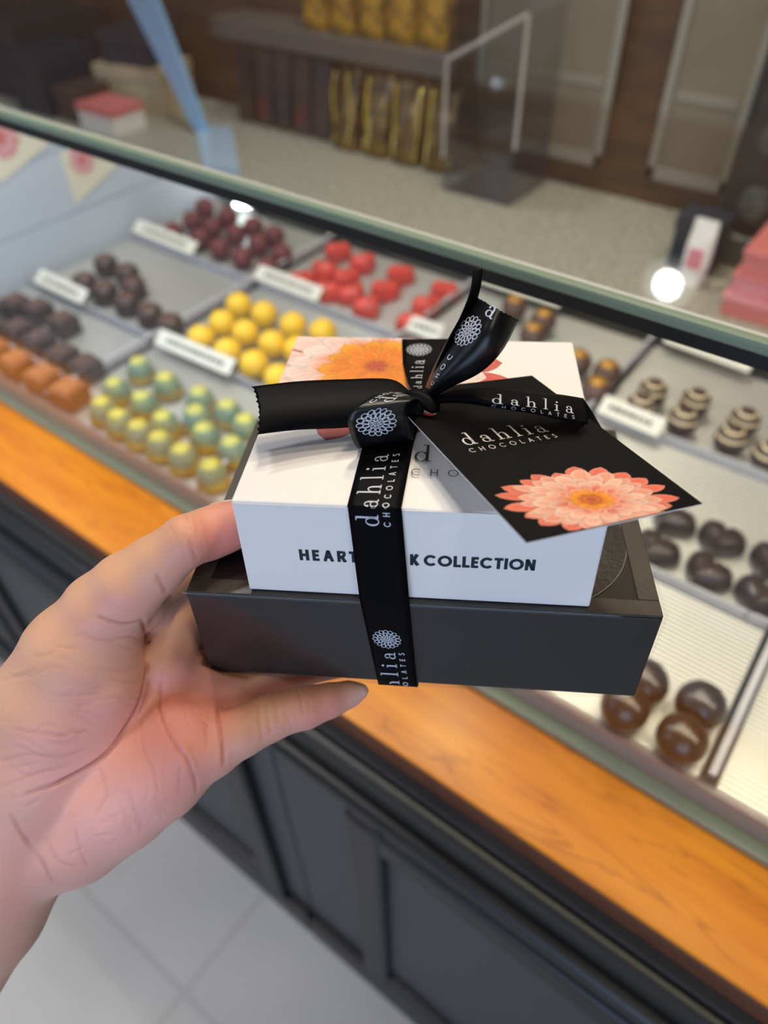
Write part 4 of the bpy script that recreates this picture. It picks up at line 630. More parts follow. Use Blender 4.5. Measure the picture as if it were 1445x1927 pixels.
for ri, y in enumerate((0.5123, 0.7123)):
    for ci in range(5):
        a, b = COLX[ci]
        o = box('acrylic_strip', (a - (a + b) / 2, -0.0012, 0), (b - (a + b) / 2, 0.0012, 0.034), M['acrylic_strip'], None, 0.0004)
        o.location = ((a + b) / 2, y, WZ + 0.0045)
        tag(o, 'frosted strip behind %s row, %s' % (ROWN[ri], COLN[ci]), 'strip', 'frosted strips between the trays')
o = box('acrylic_strip', (-0.1475, -0.001, 0), (0.1475, 0.001, 0.026), M['acrylic_strip'], None, 0.0004)
o.location = (-0.9445, 0.3722, TZ + 0.0003)
tag(o, 'low frosted strip between the caramel slabs and the dark squares', 'strip', 'frosted strips between the trays')

TAGN = ['above the dark squares', 'below the maroon truffles', 'between the green and the yellow truffles', 'between the yellow truffles and the red hearts',
        'behind the red hearts under the glass edge', 'behind the gold bonbons under the glass edge', 'behind the striped bonbons under the glass edge',
        'in front of the striped bonbons', 'just behind the white box and bow']
random.seed(4)
for (a, b), n in zip(TAGS, TAGN):
    a, b = Vector(a), Vector(b)
    w = (b - a).length
    c = (a + b) / 2
    t = tag(empty('price_tag', (c.x, c.y, TZ + 0.022)), 'white price tag strip with blurred dark print ' + n, 'price tag', 'price tags on the tray strips')
    t.rotation_euler = (math.radians(38), 0, math.atan2(b.y - a.y, b.x - a.x))
    box('card', (-w / 2, -0.0115, 0), (w / 2, 0.0115, 0.0012), M['tag_white'], t, 0.0004)
    bm = bmesh.new()
    x = -w * 0.36
    while x < w * 0.34:
        l = random.uniform(0.003, 0.008)
        box_into(bm, (x, -0.003, 0.00125), (x + l, 0.003, 0.0014))
        x += l + 0.0022
    bobj('printed_line', bm, M['ink'], t)

# ------------------------------------------------------------------ chocolates
ORD = ['first', 'second', 'third', 'fourth', 'fifth', 'sixth', 'seventh', 'eighth', 'ninth']


def rows_of(pts, gap):
    idx = sorted(range(len(pts)), key=lambda i: pts[i][1])
    rows = []
    for i in idx:
        if rows and pts[i][1] - pts[rows[-1][0]][1] < gap:
            rows[-1].append(i)
        else:
            rows.append([i])
    return rows


def place(kind, pts, proto, gap, label, group, rot=None, lift=0.0):
    rows = rows_of(pts, gap)
    first = True
    for rn, row in enumerate(rows):
        row.sort(key=lambda i: pts[i][0])
        nm = 'front row' if rn == 0 else ('back row' if rn == len(rows) - 1 else ORD[rn] + ' row')
        if len(rows) == 1:
            nm = 'row'
        for k, i in enumerate(row):
            rz = rot(i) if rot else random.uniform(0, 6.28)
            loc = (pts[i][0], pts[i][1], TZ + 0.0002 + lift)
            if first:
                o = proto
                o.location = loc
                o.rotation_euler = (0, 0, rz)
                first = False
            else:
                o = dup(proto, loc, rz)
            if len(row) == 1:
                lb = '%s, alone in the %s' % (label, nm)
            else:
                lb = '%s, %s from left in the %s' % (label, ORD[k], nm)
            tag(o, lb, 'chocolate', group)


random.seed(11)


def ball(r, flat=0.0, n=28, squash=1.0):
    prof = []
    for k in range(17):
        a = -math.pi / 2 + math.pi * k / 16
        z = r * squash + r * squash * math.sin(a)
        prof.append((max(0, r * math.cos(a)), max(z, flat)))
    prof[0] = (0, flat)
    prof[-1] = (0, 2 * r * squash)
    return lathe(prof, n)


def rough_ball(r, amt, seed):
    bm = bmesh.new()
    bmesh.ops.create_icosphere(bm, subdivisions=4, radius=r)
    rnd = np.random.RandomState(seed)
    ds = rnd.normal(size=(14, 3))
    ph = rnd.uniform(0, 6, 14)
    for v in bm.verts:
        p = v.co / r
        s = sum(math.sin(3.2 * (p.x * d[0] + p.y * d[1] + p.z * d[2]) + h) for d, h in zip(ds, ph)) / 14
        v.co *= 1 + amt * s
        v.co.z = max(v.co.z, -r * 0.93) + r * 0.93
    return bm


def rounded_square(w, h, mt, name, top_mat=None):
    bm = bmesh.new()
    box_into(bm, (-w, -w, 0), (w, w, h), 0.0035, 3)
    return bobj(name, bm, mt)


def heart_bm(r, h):
    bm = bmesh.new()
    n = 40
    out = []
    for k in range(n):
        a = 2 * math.pi * k / n
        x = 16 * math.sin(a) ** 3
        y = 13 * math.cos(a) - 5 * math.cos(2 * a) - 2 * math.cos(3 * a) - math.cos(4 * a)
        out.append((x / 16.5 * r, (y + 2.5) / 16.5 * r))
    lv = [(0.94, 0), (1.0, h * 0.16), (0.98, h * 0.45), (0.86, h * 0.78), (0.66, h * 0.96), (0.35, h * 1.0)]
    rings = []
    for s, z in lv:
        rings.append([bm.verts.new((x * s, y * s, z)) for x, y in out])
    for a, b in zip(rings[:-1], rings[1:]):
        for k in range(n):
            bm.faces.new((a[k], a[(k + 1) % n], b[(k + 1) % n], b[k]))
    c = bm.verts.new((0, 0, h))
    for k in range(n):
        bm.faces.new((rings[-1][k], rings[-1][(k + 1) % n], c))
    bm.faces.new(rings[0][::-1])
    return bm


p = rounded_square(0.0182, 0.027, M['caramel'], 'caramel_slab')
bm = bmesh.new()
box_into(bm, (-0.0145, -0.0145, 0.0271), (0.0145, 0.0145, 0.0295), 0.001)
bobj('crumb_topping', bm, M['caramel_light'], p)
place('caramel', CH['caramel'], p, 0.03, 'brown caramel slab behind the front rail', 'caramel slabs', rot=lambda i: 0.05 * i)

p = rounded_square(0.0172, 0.027, M['dark_choc'], 'chocolate_square')
bm = bmesh.new()
box_into(bm, (-0.011, -0.011, 0.0271), (0.011, 0.011, 0.0285), 0.0007)
bobj('top_transfer', bm, M['milk_choc'], p)
place('darksq', CH['darksq'], p, 0.035, 'square dark chocolate in the leftmost bay', 'dark chocolate squares', rot=lambda i: 0.1 * math.sin(i * 3.1))

bm = lathe([(0, 0), (0.0176, 0), (0.0188, 0.003), (0.0186, 0.018), (0.0165, 0.0255), (0.012, 0.0285), (0, 0.0292)], 24)
p = bobj('round_bonbon', bm, M['dark_choc'], None, True)
bobj('matte_top', lathe([(0.0125, 0.0284), (0.0085, 0.0296), (0, 0.0300)], 24), M['milk_choc'], p, True)
place('darkround', CH['darkround'], p, 0.026, 'round dark bonbon behind the dark squares', 'round dark bonbons')

p = bobj('maroon_truffle', rough_ball(0.0174, 0.06, 3), M['maroon'], None, True)
place('maroon', CH['maroon'], p, 0.027, 'maroon cocoa dusted truffle', 'maroon truffles in the back corner')

p = bobj('red_heart', heart_bm(0.0235, 0.025), M['red'], None, True)
place('redheart', CH['redheart'], p, 0.03, 'red glossy heart chocolate', 'red hearts in the back row', rot=lambda i: 0.7 + 0.5 * math.sin(i * 2.3))

p = bobj('yellow_truffle', ball(0.019, 0.0012), M['yellow'], None, True)
place('yellow', CH['yellow'], p, 0.027, 'yellow ball truffle behind the white gift box', 'yellow truffles in the middle row')

p = bobj('green_bonbon', lathe([(0, 0), (0.0180, 0), (0.0192, 0.003), (0.0190, 0.009), (0.0176, 0.0125)], 26), M['olive_skirt'], None, True)
bobj('green_dome', lathe([(0.0172, 0.0122), (0.0164, 0.018), (0.0140, 0.0245), (0.0095, 0.0296)], 26), M['teal'], p, True)
bobj('yellow_crown', lathe([(0.0099, 0.0293), (0.0065, 0.0318), (0.003, 0.0330), (0, 0.0333)], 26), M['lemon'], p, True)
place('green', CH['green'], p, 0.026, 'green and yellow bonbon in the front heap', 'green and yellow bonbons')

p = bobj('gold_dusted_bonbon', ball(0.0178, 0.0012), M['milk_choc'], None, True)
bm = bmesh.new()
prof = []
for k in range(7):
    a = math.radians(52 + 38 * k / 6)
    prof.append((max(0, 0.0181 * math.cos(a)), 0.0178 + 0.0181 * math.sin(a)))
prof[-1] = (0, prof[-1][1])
bobj('gold_dust', lathe(prof, 26), M['gold_dust'], p, True)
place('gold', CH['gold'], p, 0.03, 'gold dusted brown bonbon behind the bow', 'gold dusted bonbons')

p = bobj('striped_bonbon', ball(0.0178, 0.0012), M['dark_choc'], None, True)
for q, el in enumerate((18, 50)):
    prof = []
    for k in range(5):
        a = math.radians(el + 10 * k / 4)
        prof.append((0.01815 * math.cos(a), 0.0178 + 0.01815 * math.sin(a)))
    st = bobj('pale_stripe', lathe(prof, 26), M['stripe'], p, True)
place('striped', CH['striped'], p, 0.024, 'dark bonbon with pale stripes', 'striped bonbons', rot=lambda i: 0.4 * i)

p = bobj('dark_heart', heart_bm(0.0245, 0.024), M['black_choc'], None, True)
place('darkheart', CH['darkheart'], p, 0.03, 'dark brown heart chocolate right of the boxes', 'dark hearts', rot=lambda i: -0.35 + 0.12 * (i % 3))

p = bobj('dark_truffle', ball(0.0195, 0.0012, 32), M['black_choc'], None, True)
place('truffle', CH['truffle'], p, 0.012, 'large round dark truffle near the front rail', 'large dark truffles')

# ------------------------------------------------------------------ behind the case
t = tag(empty('rear_counter', (-0.6, 0.97, 0)), 'speckled stone counter behind the glass case', 'counter')
box('top', (-2.4, 0.0, 0.772), (1.6, 0.42, 0.80), M['speckle'], t, 0.003)
box('body', (-2.4, 0.012, 0.0), (1.6, 0.42, 0.7715), M['black_paint'], t, 0.002)
ZR = 0.8005


def grey_panel(x0, x1, label):
    t = tag(empty('hanging_panel', ((x0 + x1) / 2, 1.392, 0.847)), label, 'panel', 'taupe panels')
    w = (x1 - x0) / 2
    box('sheet', (-w, -0.012, 0), (w, -0.0005, 0.56), M['panel_grey'], t, 0.001)
    bm = bmesh.new()
    for a in ((-w, -0.016, 0, -w + 0.014, 0.56), (w - 0.014, -0.016, 0, w, 0.56)):
        box_into(bm, (a[0], -0.016, 0), (a[3], -0.0125, 0.56), 0.001)
    box_into(bm, (-w, -0.016, 0), (w, -0.0125, 0.022), 0.001)
    box_into(bm, (-w + 0.02, -0.015, 0.13), (w - 0.02, -0.0125, 0.145), 0.001)
    bobj('border', bm, M['panel_rim'], t)


grey_panel(-0.815, -0.540, 'taupe grey panel on the brown wall beside the clear bin')
grey_panel(-0.449, -0.305, 'taupe grey panel on the brown wall beside the black machine')

# stand with bark packs and gold bags
t = tag(empty('display_stand', (-1.12, 1.32, ZR)), 'grey shelf stand holding gold bags on the speckled counter', 'stand')
box('shelf', (-0.315, -0.05, 0.176), (0.32, 0.06, 0.214), M['shelf_grey'], t, 0.003)
for sx in (-0.312, 0.308):
    box('side', (sx, 0.0, 0), (sx + 0.008, 0.055, 0.1755), M['acrylic'], t, 0.001)
box('back', (-0.30, 0.058, 0), (0.30, 0.062, 0.1755), M['panel_grey'], t)


def bag_bm(w, d, h, seed, twist=False):
    """a pillow bag: pinched to a flat seam at the top"""
    rnd = np.random.RandomState(seed)
    bm = bmesh.new()
    rings = []
    n = 20
    for k in range(9):
        f = k / 8
        dd = d * (1 - 0.92 * max(0, (f - 0.35) / 0.65) ** 1.3)
        ww = w * (0.93 + 0.07 * math.sin(f * 5 + seed))
        if twist and f > 0.72:
            ww *= 0.55 + abs(f - 0.8) * 1.6
        ring = []
        for j in range(n):
            a = 2 * math.pi * j / n
            x = ww * math.copysign(abs(math.cos(a)) ** 0.6, math.cos(a))
            y = dd * math.copysign(abs(math.sin(a)) ** 0.7, math.sin(a))
            ring.append(bm.verts.new((x + rnd.normal() * w * 0.03, y + rnd.normal() * d * 0.05, h * f)))
        rings.append(ring)
    for a, b in zip(rings[:-1], rings[1:]):
        for j in range(n):
            bm.faces.new((a[j], a[(j + 1) % n], b[(j + 1) % n], b[j]))
    bm.faces.new(rings[0][::-1])
    bm.faces.new(rings[-1])
    return bm


for k in range(5):
    x = -1.40 + k * 0.058
    t = tag(empty('bark_pack', (x, 1.318, ZR)), 'narrow dark chocolate bark pack, %s from left under the grey shelf' % ORD[k], 'chocolate pack', 'bark packs under the shelf')
    t.rotation_euler = (math.radians(-8), 0, 0)
    box('slab', (-0.024, -0.012, 0.001), (0.024, 0.012, 0.155), M['bark'] if k % 2 == 0 else M['brown_card'], t, 0.004)
    if k in (1, 3):
        box('berry_patch', (-0.015, -0.0135, 0.02), (0.012, -0.0122, 0.06), M['bark_red'], t, 0.0005)
for k in range(4):
    x = -1.09 + k * 0.08
    t = tag(empty('gold_bag', (x, 1.31, ZR)), 'gold cellophane bag of bark, %s from the left under the grey shelf' % ORD[k], 'bag', 'gold cellophane bags')
    t.rotation_euler = (math.radians(-6), 0, 0.1 * (k - 1.5))
    bobj('bag_body', bag_bm(0.038, 0.026, 0.165, 20 + k), M['gold_clear'], t, True)
    for q in range(2):
        rnd = random.Random(k * 7 + q)
        bm = bmesh.new()
        xs = rnd.uniform(-0.03, 0.034)
        pts = [(xs + 0.003 * math.sin(z * 34 + q * 2 + k), -0.030 - 0.004 * math.cos(z * 45 + q), z) for z in np.linspace(0.008, 0.15, 14)]
        for a, b in zip(pts[:-1], pts[1:]):
            vs = [bm.verts.new((a[0], a[1], a[2])), bm.verts.new((a[0] + 0.009 * (0.25 + a[2] * 5), a[1] + 0.002, a[2])),
                  bm.verts.new((b[0] + 0.009 * (0.25 + b[2] * 5), b[1] + 0.002, b[2])), bm.verts.new(b)]
            bm.faces.new(vs)
        bmesh.ops.remove_doubles(bm, verts=bm.verts, dist=1e-5)
        so = bobj('gold_ribbon', bm, M['gold_foil'], t, True)
        sm = so.modifiers.new('thick', 'SOLIDIFY')
        sm.thickness = 0.0012
for k in range(5):
    x = -1.16 + k * 0.072
    t = tag(empty('nut_bag', (x, 1.322, ZR + 0.2142)), 'yellow nut mix bag, %s from the left on top of the grey shelf' % ORD[k], 'bag', 'nut bags on the grey shelf')
    bobj('bag_body', bag_bm(0.033, 0.028, 0.16, 40 + k), M['nuts'], t, True)

t = tag(empty('acrylic_bin', (-0.715, 1.295, ZR)), 'empty clear acrylic bin right of the gold bags', 'bin')
bm = bmesh.new()
box_into(bm, (-0.075, -0.07, 0.06), (-0.071, 0.07, 0.30))
box_into(bm, (0.071, -0.07, 0.0), (0.075, 0.07, 0.30))
box_into(bm, (-0.0705, 0.066, 0.0), (0.0705, 0.07, 0.30))
box_into(bm, (-0.0705, -0.07, 0.0), (0.0705, -0.066, 0.12))
box_into(bm, (-0.0705, -0.0655, 0.0), (0.0705, 0.0655, 0.004))
bobj('walls', bm, glass_mat('smoky_acrylic', (0.72, 0.74, 0.78), rough=0.08, ior=1.5, gain=1.5), t)
bm = bmesh.new()
for a, b in (((-0.074, -0.069, 0.22), (0.075, -0.069, 0.302)), ((0.075, -0.069, 0.1), (0.075, -0.069, 0.30)), ((-0.074, -0.069, 0.06), (-0.074, -0.069, 0.22))):
    a, b = Vector(a), Vector(b)
    d = (b - a)
    q = d.to_track_quat('Z', 'Y').to_matrix().to_4x4()
    b2 = bmesh.new()
    bmesh.ops.create_cone(b2, segments=10, radius1=0.0035, radius2=0.0035, depth=d.length)
    merge(bm, b2, 0, Matrix.Translation((a + b) / 2) @ q)
bobj('rim', bm, mat('pale_acrylic_rim', (188, 184, 180), 0.25), t)

t = tag(empty('sign_holder', (-1.42, 1.18, ZR)), 'leaning blue acrylic sign holder with a pale foot left of the bark packs', 'sign holder')


def prism(name, pts, off, m, parent):
    n = len(pts)
    vs = [Vector(p) for p in pts] + [Vector(p) + Vector(off) for p in pts]
    fs = [list(range(n))[::-1], list(range(n, 2 * n))] + [[k, (k + 1) % n, n + (k + 1) % n, n + k] for k in range(n)]
    return raw(name, vs, fs, m, parent)


prism('blade', [(-0.025, 0, 0.0122), (0.022, 0, 0.0122), (-0.092, 0, 0.33), (-0.21, 0, 0.33)], (0, 0.008, 0), M['acrylic_blue'], t)
prism('foot', [(-0.03, 0.012, 0), (0.177, -0.155, 0), (0.252, -0.126, 0), (0.04, 0.06, 0)], (0, 0, 0.0118), mat('pale_blue_acrylic', (170, 196, 220), 0.25, coat=0.4), t)

# stacked stock at the left
def stock(name, lo, hi, m, label, cat='box', lid=None, rz=0.0):
    t = tag(empty(name, ((lo[0] + hi[0]) / 2, (lo[1] + hi[1]) / 2, lo[2])), label, cat)
    t.rotation_euler = (0, 0, rz)
    w, d, h = (hi[0] - lo[0]) / 2, (hi[1] - lo[1]) / 2, hi[2] - lo[2]
    box('carton', (-w, -d, 0), (w, d, h * 0.72), m, t, 0.0015)
    box('lid', (-w - 0.002, -d - 0.002, h * 0.7205), (w + 0.002, d + 0.002, h), lid or m, t, 0.0015)
    return t


stock('carton_box', (-2.20, 1.10, ZR), (-1.955, 1.36, ZR + 0.17), M['black_card'], 'large black carton at the far left of the speckled counter', rz=0.05)
stock('carton_box', (-1.95, 1.06, ZR), (-1.815, 1.22, ZR + 0.13), M['navy'], 'dark navy carton beside the large black one')
stock('gift_carton', (-1.80, 1.07, ZR), (-1.715, 1.17, ZR + 0.07), M['brown_card'], 'small brown carton under the tan slab box')
stock('gift_carton', (-1.79, 1.20, ZR), (-1.60, 1.33, ZR + 0.10), M['tan'], 'long tan slab box behind the small brown carton', rz=0.25)
stock('gift_carton', (-1.70, 1.06, ZR), (-1.57, 1.15, ZR + 0.055), M['white_card'], 'white gift box with a pink lid left of the blue sign holder', lid=M['pink'])
stock('gift_carton', (-1.76, 1.21, ZR + 0.1005), (-1.62, 1.32, ZR + 0.17), M['navy'], 'dark carton resting on the tan slab box', rz=0.25)

# right side stock
for k in range(3):
    stock('gift_carton', (-0.195 + 0.004 * k, 1.065, ZR + 0.0335 * k), (-0.055 + 0.004 * k, 1.175, ZR + 0.033 + 0.0335 * k), M['pink'] if k != 1 else M['pink_pale'],
          'pink gift box at the right edge, %s of the stack' % ['bottom', 'middle', 'top'][k], lid=[M['pink_pale'], M['pink'], M['pink']][k])
t = tag(empty('gift_bag', (-0.262, 1.13, ZR)), 'slim white bag with pink print left of the pink boxes', 'bag')
bobj('bag_body', bag_bm(0.02, 0.014, 0.10, 5), M['white_card'], t)
box('pink_print', (-0.011, -0.0158, 0.03), (0.011, -0.0146, 0.06), M['pink_pale'], t, 0.0004)
stock('carton_box', (-0.315, 1.165, ZR), (-0.245, 1.215, ZR + 0.085), M['navy'], 'dark navy box behind the slim white bag')
t = tag(empty('shop_machine', (-0.205, 1.285, ZR)), 'black machine with grey fittings at the upper right edge', 'machine')
box('base', (-0.085, -0.065, 0), (0.10, 0.06, 0.05), M['machine_grey'], t, 0.008, 3)
box('body', (-0.075, -0.05, 0.0505), (0.09, 0.055, 0.34), M['machine'], t, 0.014, 3)
for zz in (0.10, 0.19):
    o = bobj('fitting', lathe([(0, 0), (0.024, 0), (0.026, 0.008), (0.02, 0.02), (0, 0.022)], 24), M['machine_grey'], t)
    o.rotation_euler = (math.pi / 2, 0, 0)
    o.location = (-0.02, -0.0515, zz)

# ------------------------------------------------------------------ lettering and printed marks (2-D shapes mapped onto surfaces)
def rect(x0, y0, x1, y1):
    return [[(x0, y0), (x1, y0), (x1, y1), (x0, y1)]]


def disc(cx, cy, r, n=14):
    return [[(cx + r * math.cos(2 * math.pi * k / n), cy + r * math.sin(2 * math.pi * k / n)) for k in range(n)]]


def ring(cx, cy, rx, ry, tx, ty, a0=0, a1=360, n=28):
    out = []
    for k in range(n):
        q = []
        for a, s in ((k, 0), (k + 1, 0), (k + 1, 1), (k, 1)):
            th = math.radians(a0 + (a1 - a0) * a / n)
            q.append((cx + (rx - tx * s) * math.cos(th), cy + (ry - ty * s) * math.sin(th)))
        out.append(q)
    return out


def stroke(pts, w):
    if not isinstance(w, (list, tuple)):
        w = [w] * len(pts)
    L = []
    for i, p in enumerate(pts):
        a = pts[max(0, i - 1)]
        b = pts[min(len(pts) - 1, i + 1)]
        dx, dy = b[0] - a[0], b[1] - a[1]
        l = math.hypot(dx, dy) or 1
        nx, ny = -dy / l * w[i] / 2, dx / l * w[i] / 2
        L.append(((p[0] + nx, p[1] + ny), (p[0] - nx, p[1] - ny)))
    return [[a[0], b[0], b[1], a[1]] for a, b in zip(L[:-1], L[1:])]


SERIF = {
    'd': (ring(.46, .5, .44, .53, .17, .07) + rect(.74, 0, .92, 1.78) + rect(.54, 1.70, .92, 1.78) + rect(.92, 0, 1.10, .08), 1.16),
    'a': (rect(.60, .1, .77, .74) + stroke([(.13, .76), (.2, .92), (.40, 1.0), (.60, .93), (.69, .70)], [.1, .09, .08, .12, .17])
          + disc(.18, .77, .1) + ring(.40, .29, .36, .31, .15, .07) + stroke([(.68, .14), (.76, .03), (.86, .0), (.97, .07)], [.16, .12, .09, .04]), 1.02),
    'h': (rect(.12, 0, .30, 1.78) + rect(-.04, 1.70, .30, 1.78) + rect(-.03, 0, .45, .08)
          + stroke([(.29, .70), (.40, .90), (.58, .99), (.75, .93), (.85, .74), (.86, .60)], [.06, .08, .10, .15, .18, .18])
          + rect(.77, 0, .95, .62) + rect(.62, 0, 1.10, .08), 1.16),
    'l': (rect(.16, 0, .34, 1.78) + rect(0, 1.70, .34, 1.78) + rect(-.01, 0, .51, .08), .56),
    'i': (rect(.16, 0, .34, 1.0) + rect(0, .92, .34, 1.0) + rect(-.01, 0, .51, .08) + disc(.25, 1.38, .125), .56),
}


def sans(p):
    """capital letters as strokes of width p, cap height 1"""
    h = p / 2
    G = {}
    G['C'] = (ring(.46, .5, .46, .5, p, p, 42, 318), .86)
    G['O'] = (ring(.48, .5, .48, .5, p, p), .98)
    G['H'] = (rect(0, 0, p, 1) + rect(.66 - p, 0, .66, 1) + rect(p, .5 - h, .66 - p, .5 + h), .68)
    G['L'] = (rect(0, 0, p, 1) + rect(p, 0, .5, p), .52)
    G['A'] = (stroke([(h, 0), (.37, 1)], p) + stroke([(.37, 1), (.74 - h, 0)], p) + rect(.18, .27, .56, .27 + p * .85), .76)
    G['T'] = (rect(.29 - h, 0, .29 + h, 1 - p) + rect(0, 1 - p, .58, 1), .60)
    G['E'] = (rect(0, 0, p, 1) + rect(p, 0, .48, p) + rect(p, 1 - p, .48, 1) + rect(p, .52 - h, .44, .52 + h), .52)
    G['S'] = (stroke([(.49, .84), (.40, .94), (.27, 1 - h), (.12, .92), (.07, .75), (.16, .60), (.32, .5), (.46, .38), (.49, .23), (.40, .08), (.24, h), (.09, .06), (.02, .15)], p), .56)
    G['R'] = (rect(0, 0, p, 1) + stroke([(p, 1 - h), (.32, 1 - h), (.48, .88), (.50, .72), (.44, .56), (.30, .47), (p, .47)], p) + stroke([(.30, .47), (.54, 0)], p * 1.1), .60)
    G['B'] = (rect(0, 0, p, 1) + stroke([(p, 1 - h), (.30, 1 - h), (.44, .88), (.44, .66), (.30, .53), (p, .53)], p)
              + stroke([(.30, .53), (.47, .44), (.49, .20), (.34, h), (p, h)], p), .58)
    G['K'] = (rect(0, 0, p, 1) + stroke([(p, .48), (.48, 1)], p * 1.1) + stroke([(.20, .56), (.52, 0)], p * 1.15), .58)
    G['I'] = (rect(0, 0, p, 1), p + .02)
    G['N'] = (rect(0, 0, p, 1) + rect(.66 - p, 0, .66, 1) + stroke([(h, 1 - h * .3), (.66 - h, h * .3)], p * 1.1), .68)
    return G


SANS_THIN = sans(.10)
SANS_MID = sans(.15)
SANS_BOLD = sans(.225)


def layout(text, font, size, gap, span=None, x0=0.0, y0=0.0):
    """shapes for a word; gap in units of size, or stretched so that the word covers span"""
    adv = [font[c][1] if c != ' ' else .42 for c in text]
    tot = sum(adv)
    if span is not None:
        gap = (span / size - tot) / (len(text) - 1)
    polys, x = [], 0.0
    for c, a in zip(text, adv):
        if c != ' ':
            for p in font[c][0]:
                polys.append([(x0 + (x + u) * size, y0 + v * size) for u, v in p])
        x += a + gap
    return polys


def slices(polys, step):
    """cut tall shapes into narrow bands so that they follow a curved surface"""
    out = []
    for p in polys:
        ys = [q[1] for q in p]
        xs = [q[0] for q in p]
        for k in range(int(math.floor(min(ys) / step)), int(math.ceil(max(ys) / step))):
            a = clip_poly(clip_poly(p, 1, k * step, False), 1, (k + 1) * step, True)
            if len(a) < 3:
                continue
            for j in range(int(math.floor(min(xs) / step)), int(math.ceil(max(xs) / step))):
                b = clip_poly(clip_poly(a, 0, j * step, False), 0, (j + 1) * step, True)
                if len(b) >= 3:
                    out.append(b)
    return out


def rosette(cx, cy, r):
    out = []
    for n, rad, rx, ry, ph in ((16, .80, .20, .165, 0), (13, .52, .19, .125, .2), (8, .26, .15, .09, 0)):
        for k in range(n):
            a = 2 * math.pi * (k + ph) / n
            for q in ring(0, 0, rx, ry, .052, .052, n=14):
                out.append([(cx + r * (rad * math.cos(a) + u * math.cos(a) - v * math.sin(a)), cy + r * (rad * math.sin(a) + u * math.sin(a) + v * math.cos(a))) for u, v in q])
    out += [[(cx + r * u, cy + r * v) for u, v in q] for q in ring(0, 0, .09, .09, .04, .04, n=12)]
    return out


def decal(name, polys, fn, m, parent):
    verts, faces = [], []
    for p in polys:
        b = len(verts)
        verts += [fn(u, v) for u, v in p]
        faces.append(list(range(b, b + len(p))))
    return raw(name, verts, faces, m, parent)


def clip_poly(poly, axis, val, keep_less):
    out = []
    n = len(poly)
    for i in range(n):
        a, b = poly[i], poly[(i + 1) % n]
        ia = (a[axis] <= val) == keep_less
        ib = (b[axis] <= val) == keep_less
        if ia:
            out.append(a)
        if ia != ib:
            t = (val - a[axis]) / (b[axis] - a[axis])
            out.append(tuple(x + (y - x) * t for x, y in zip(a, b)))
    return out


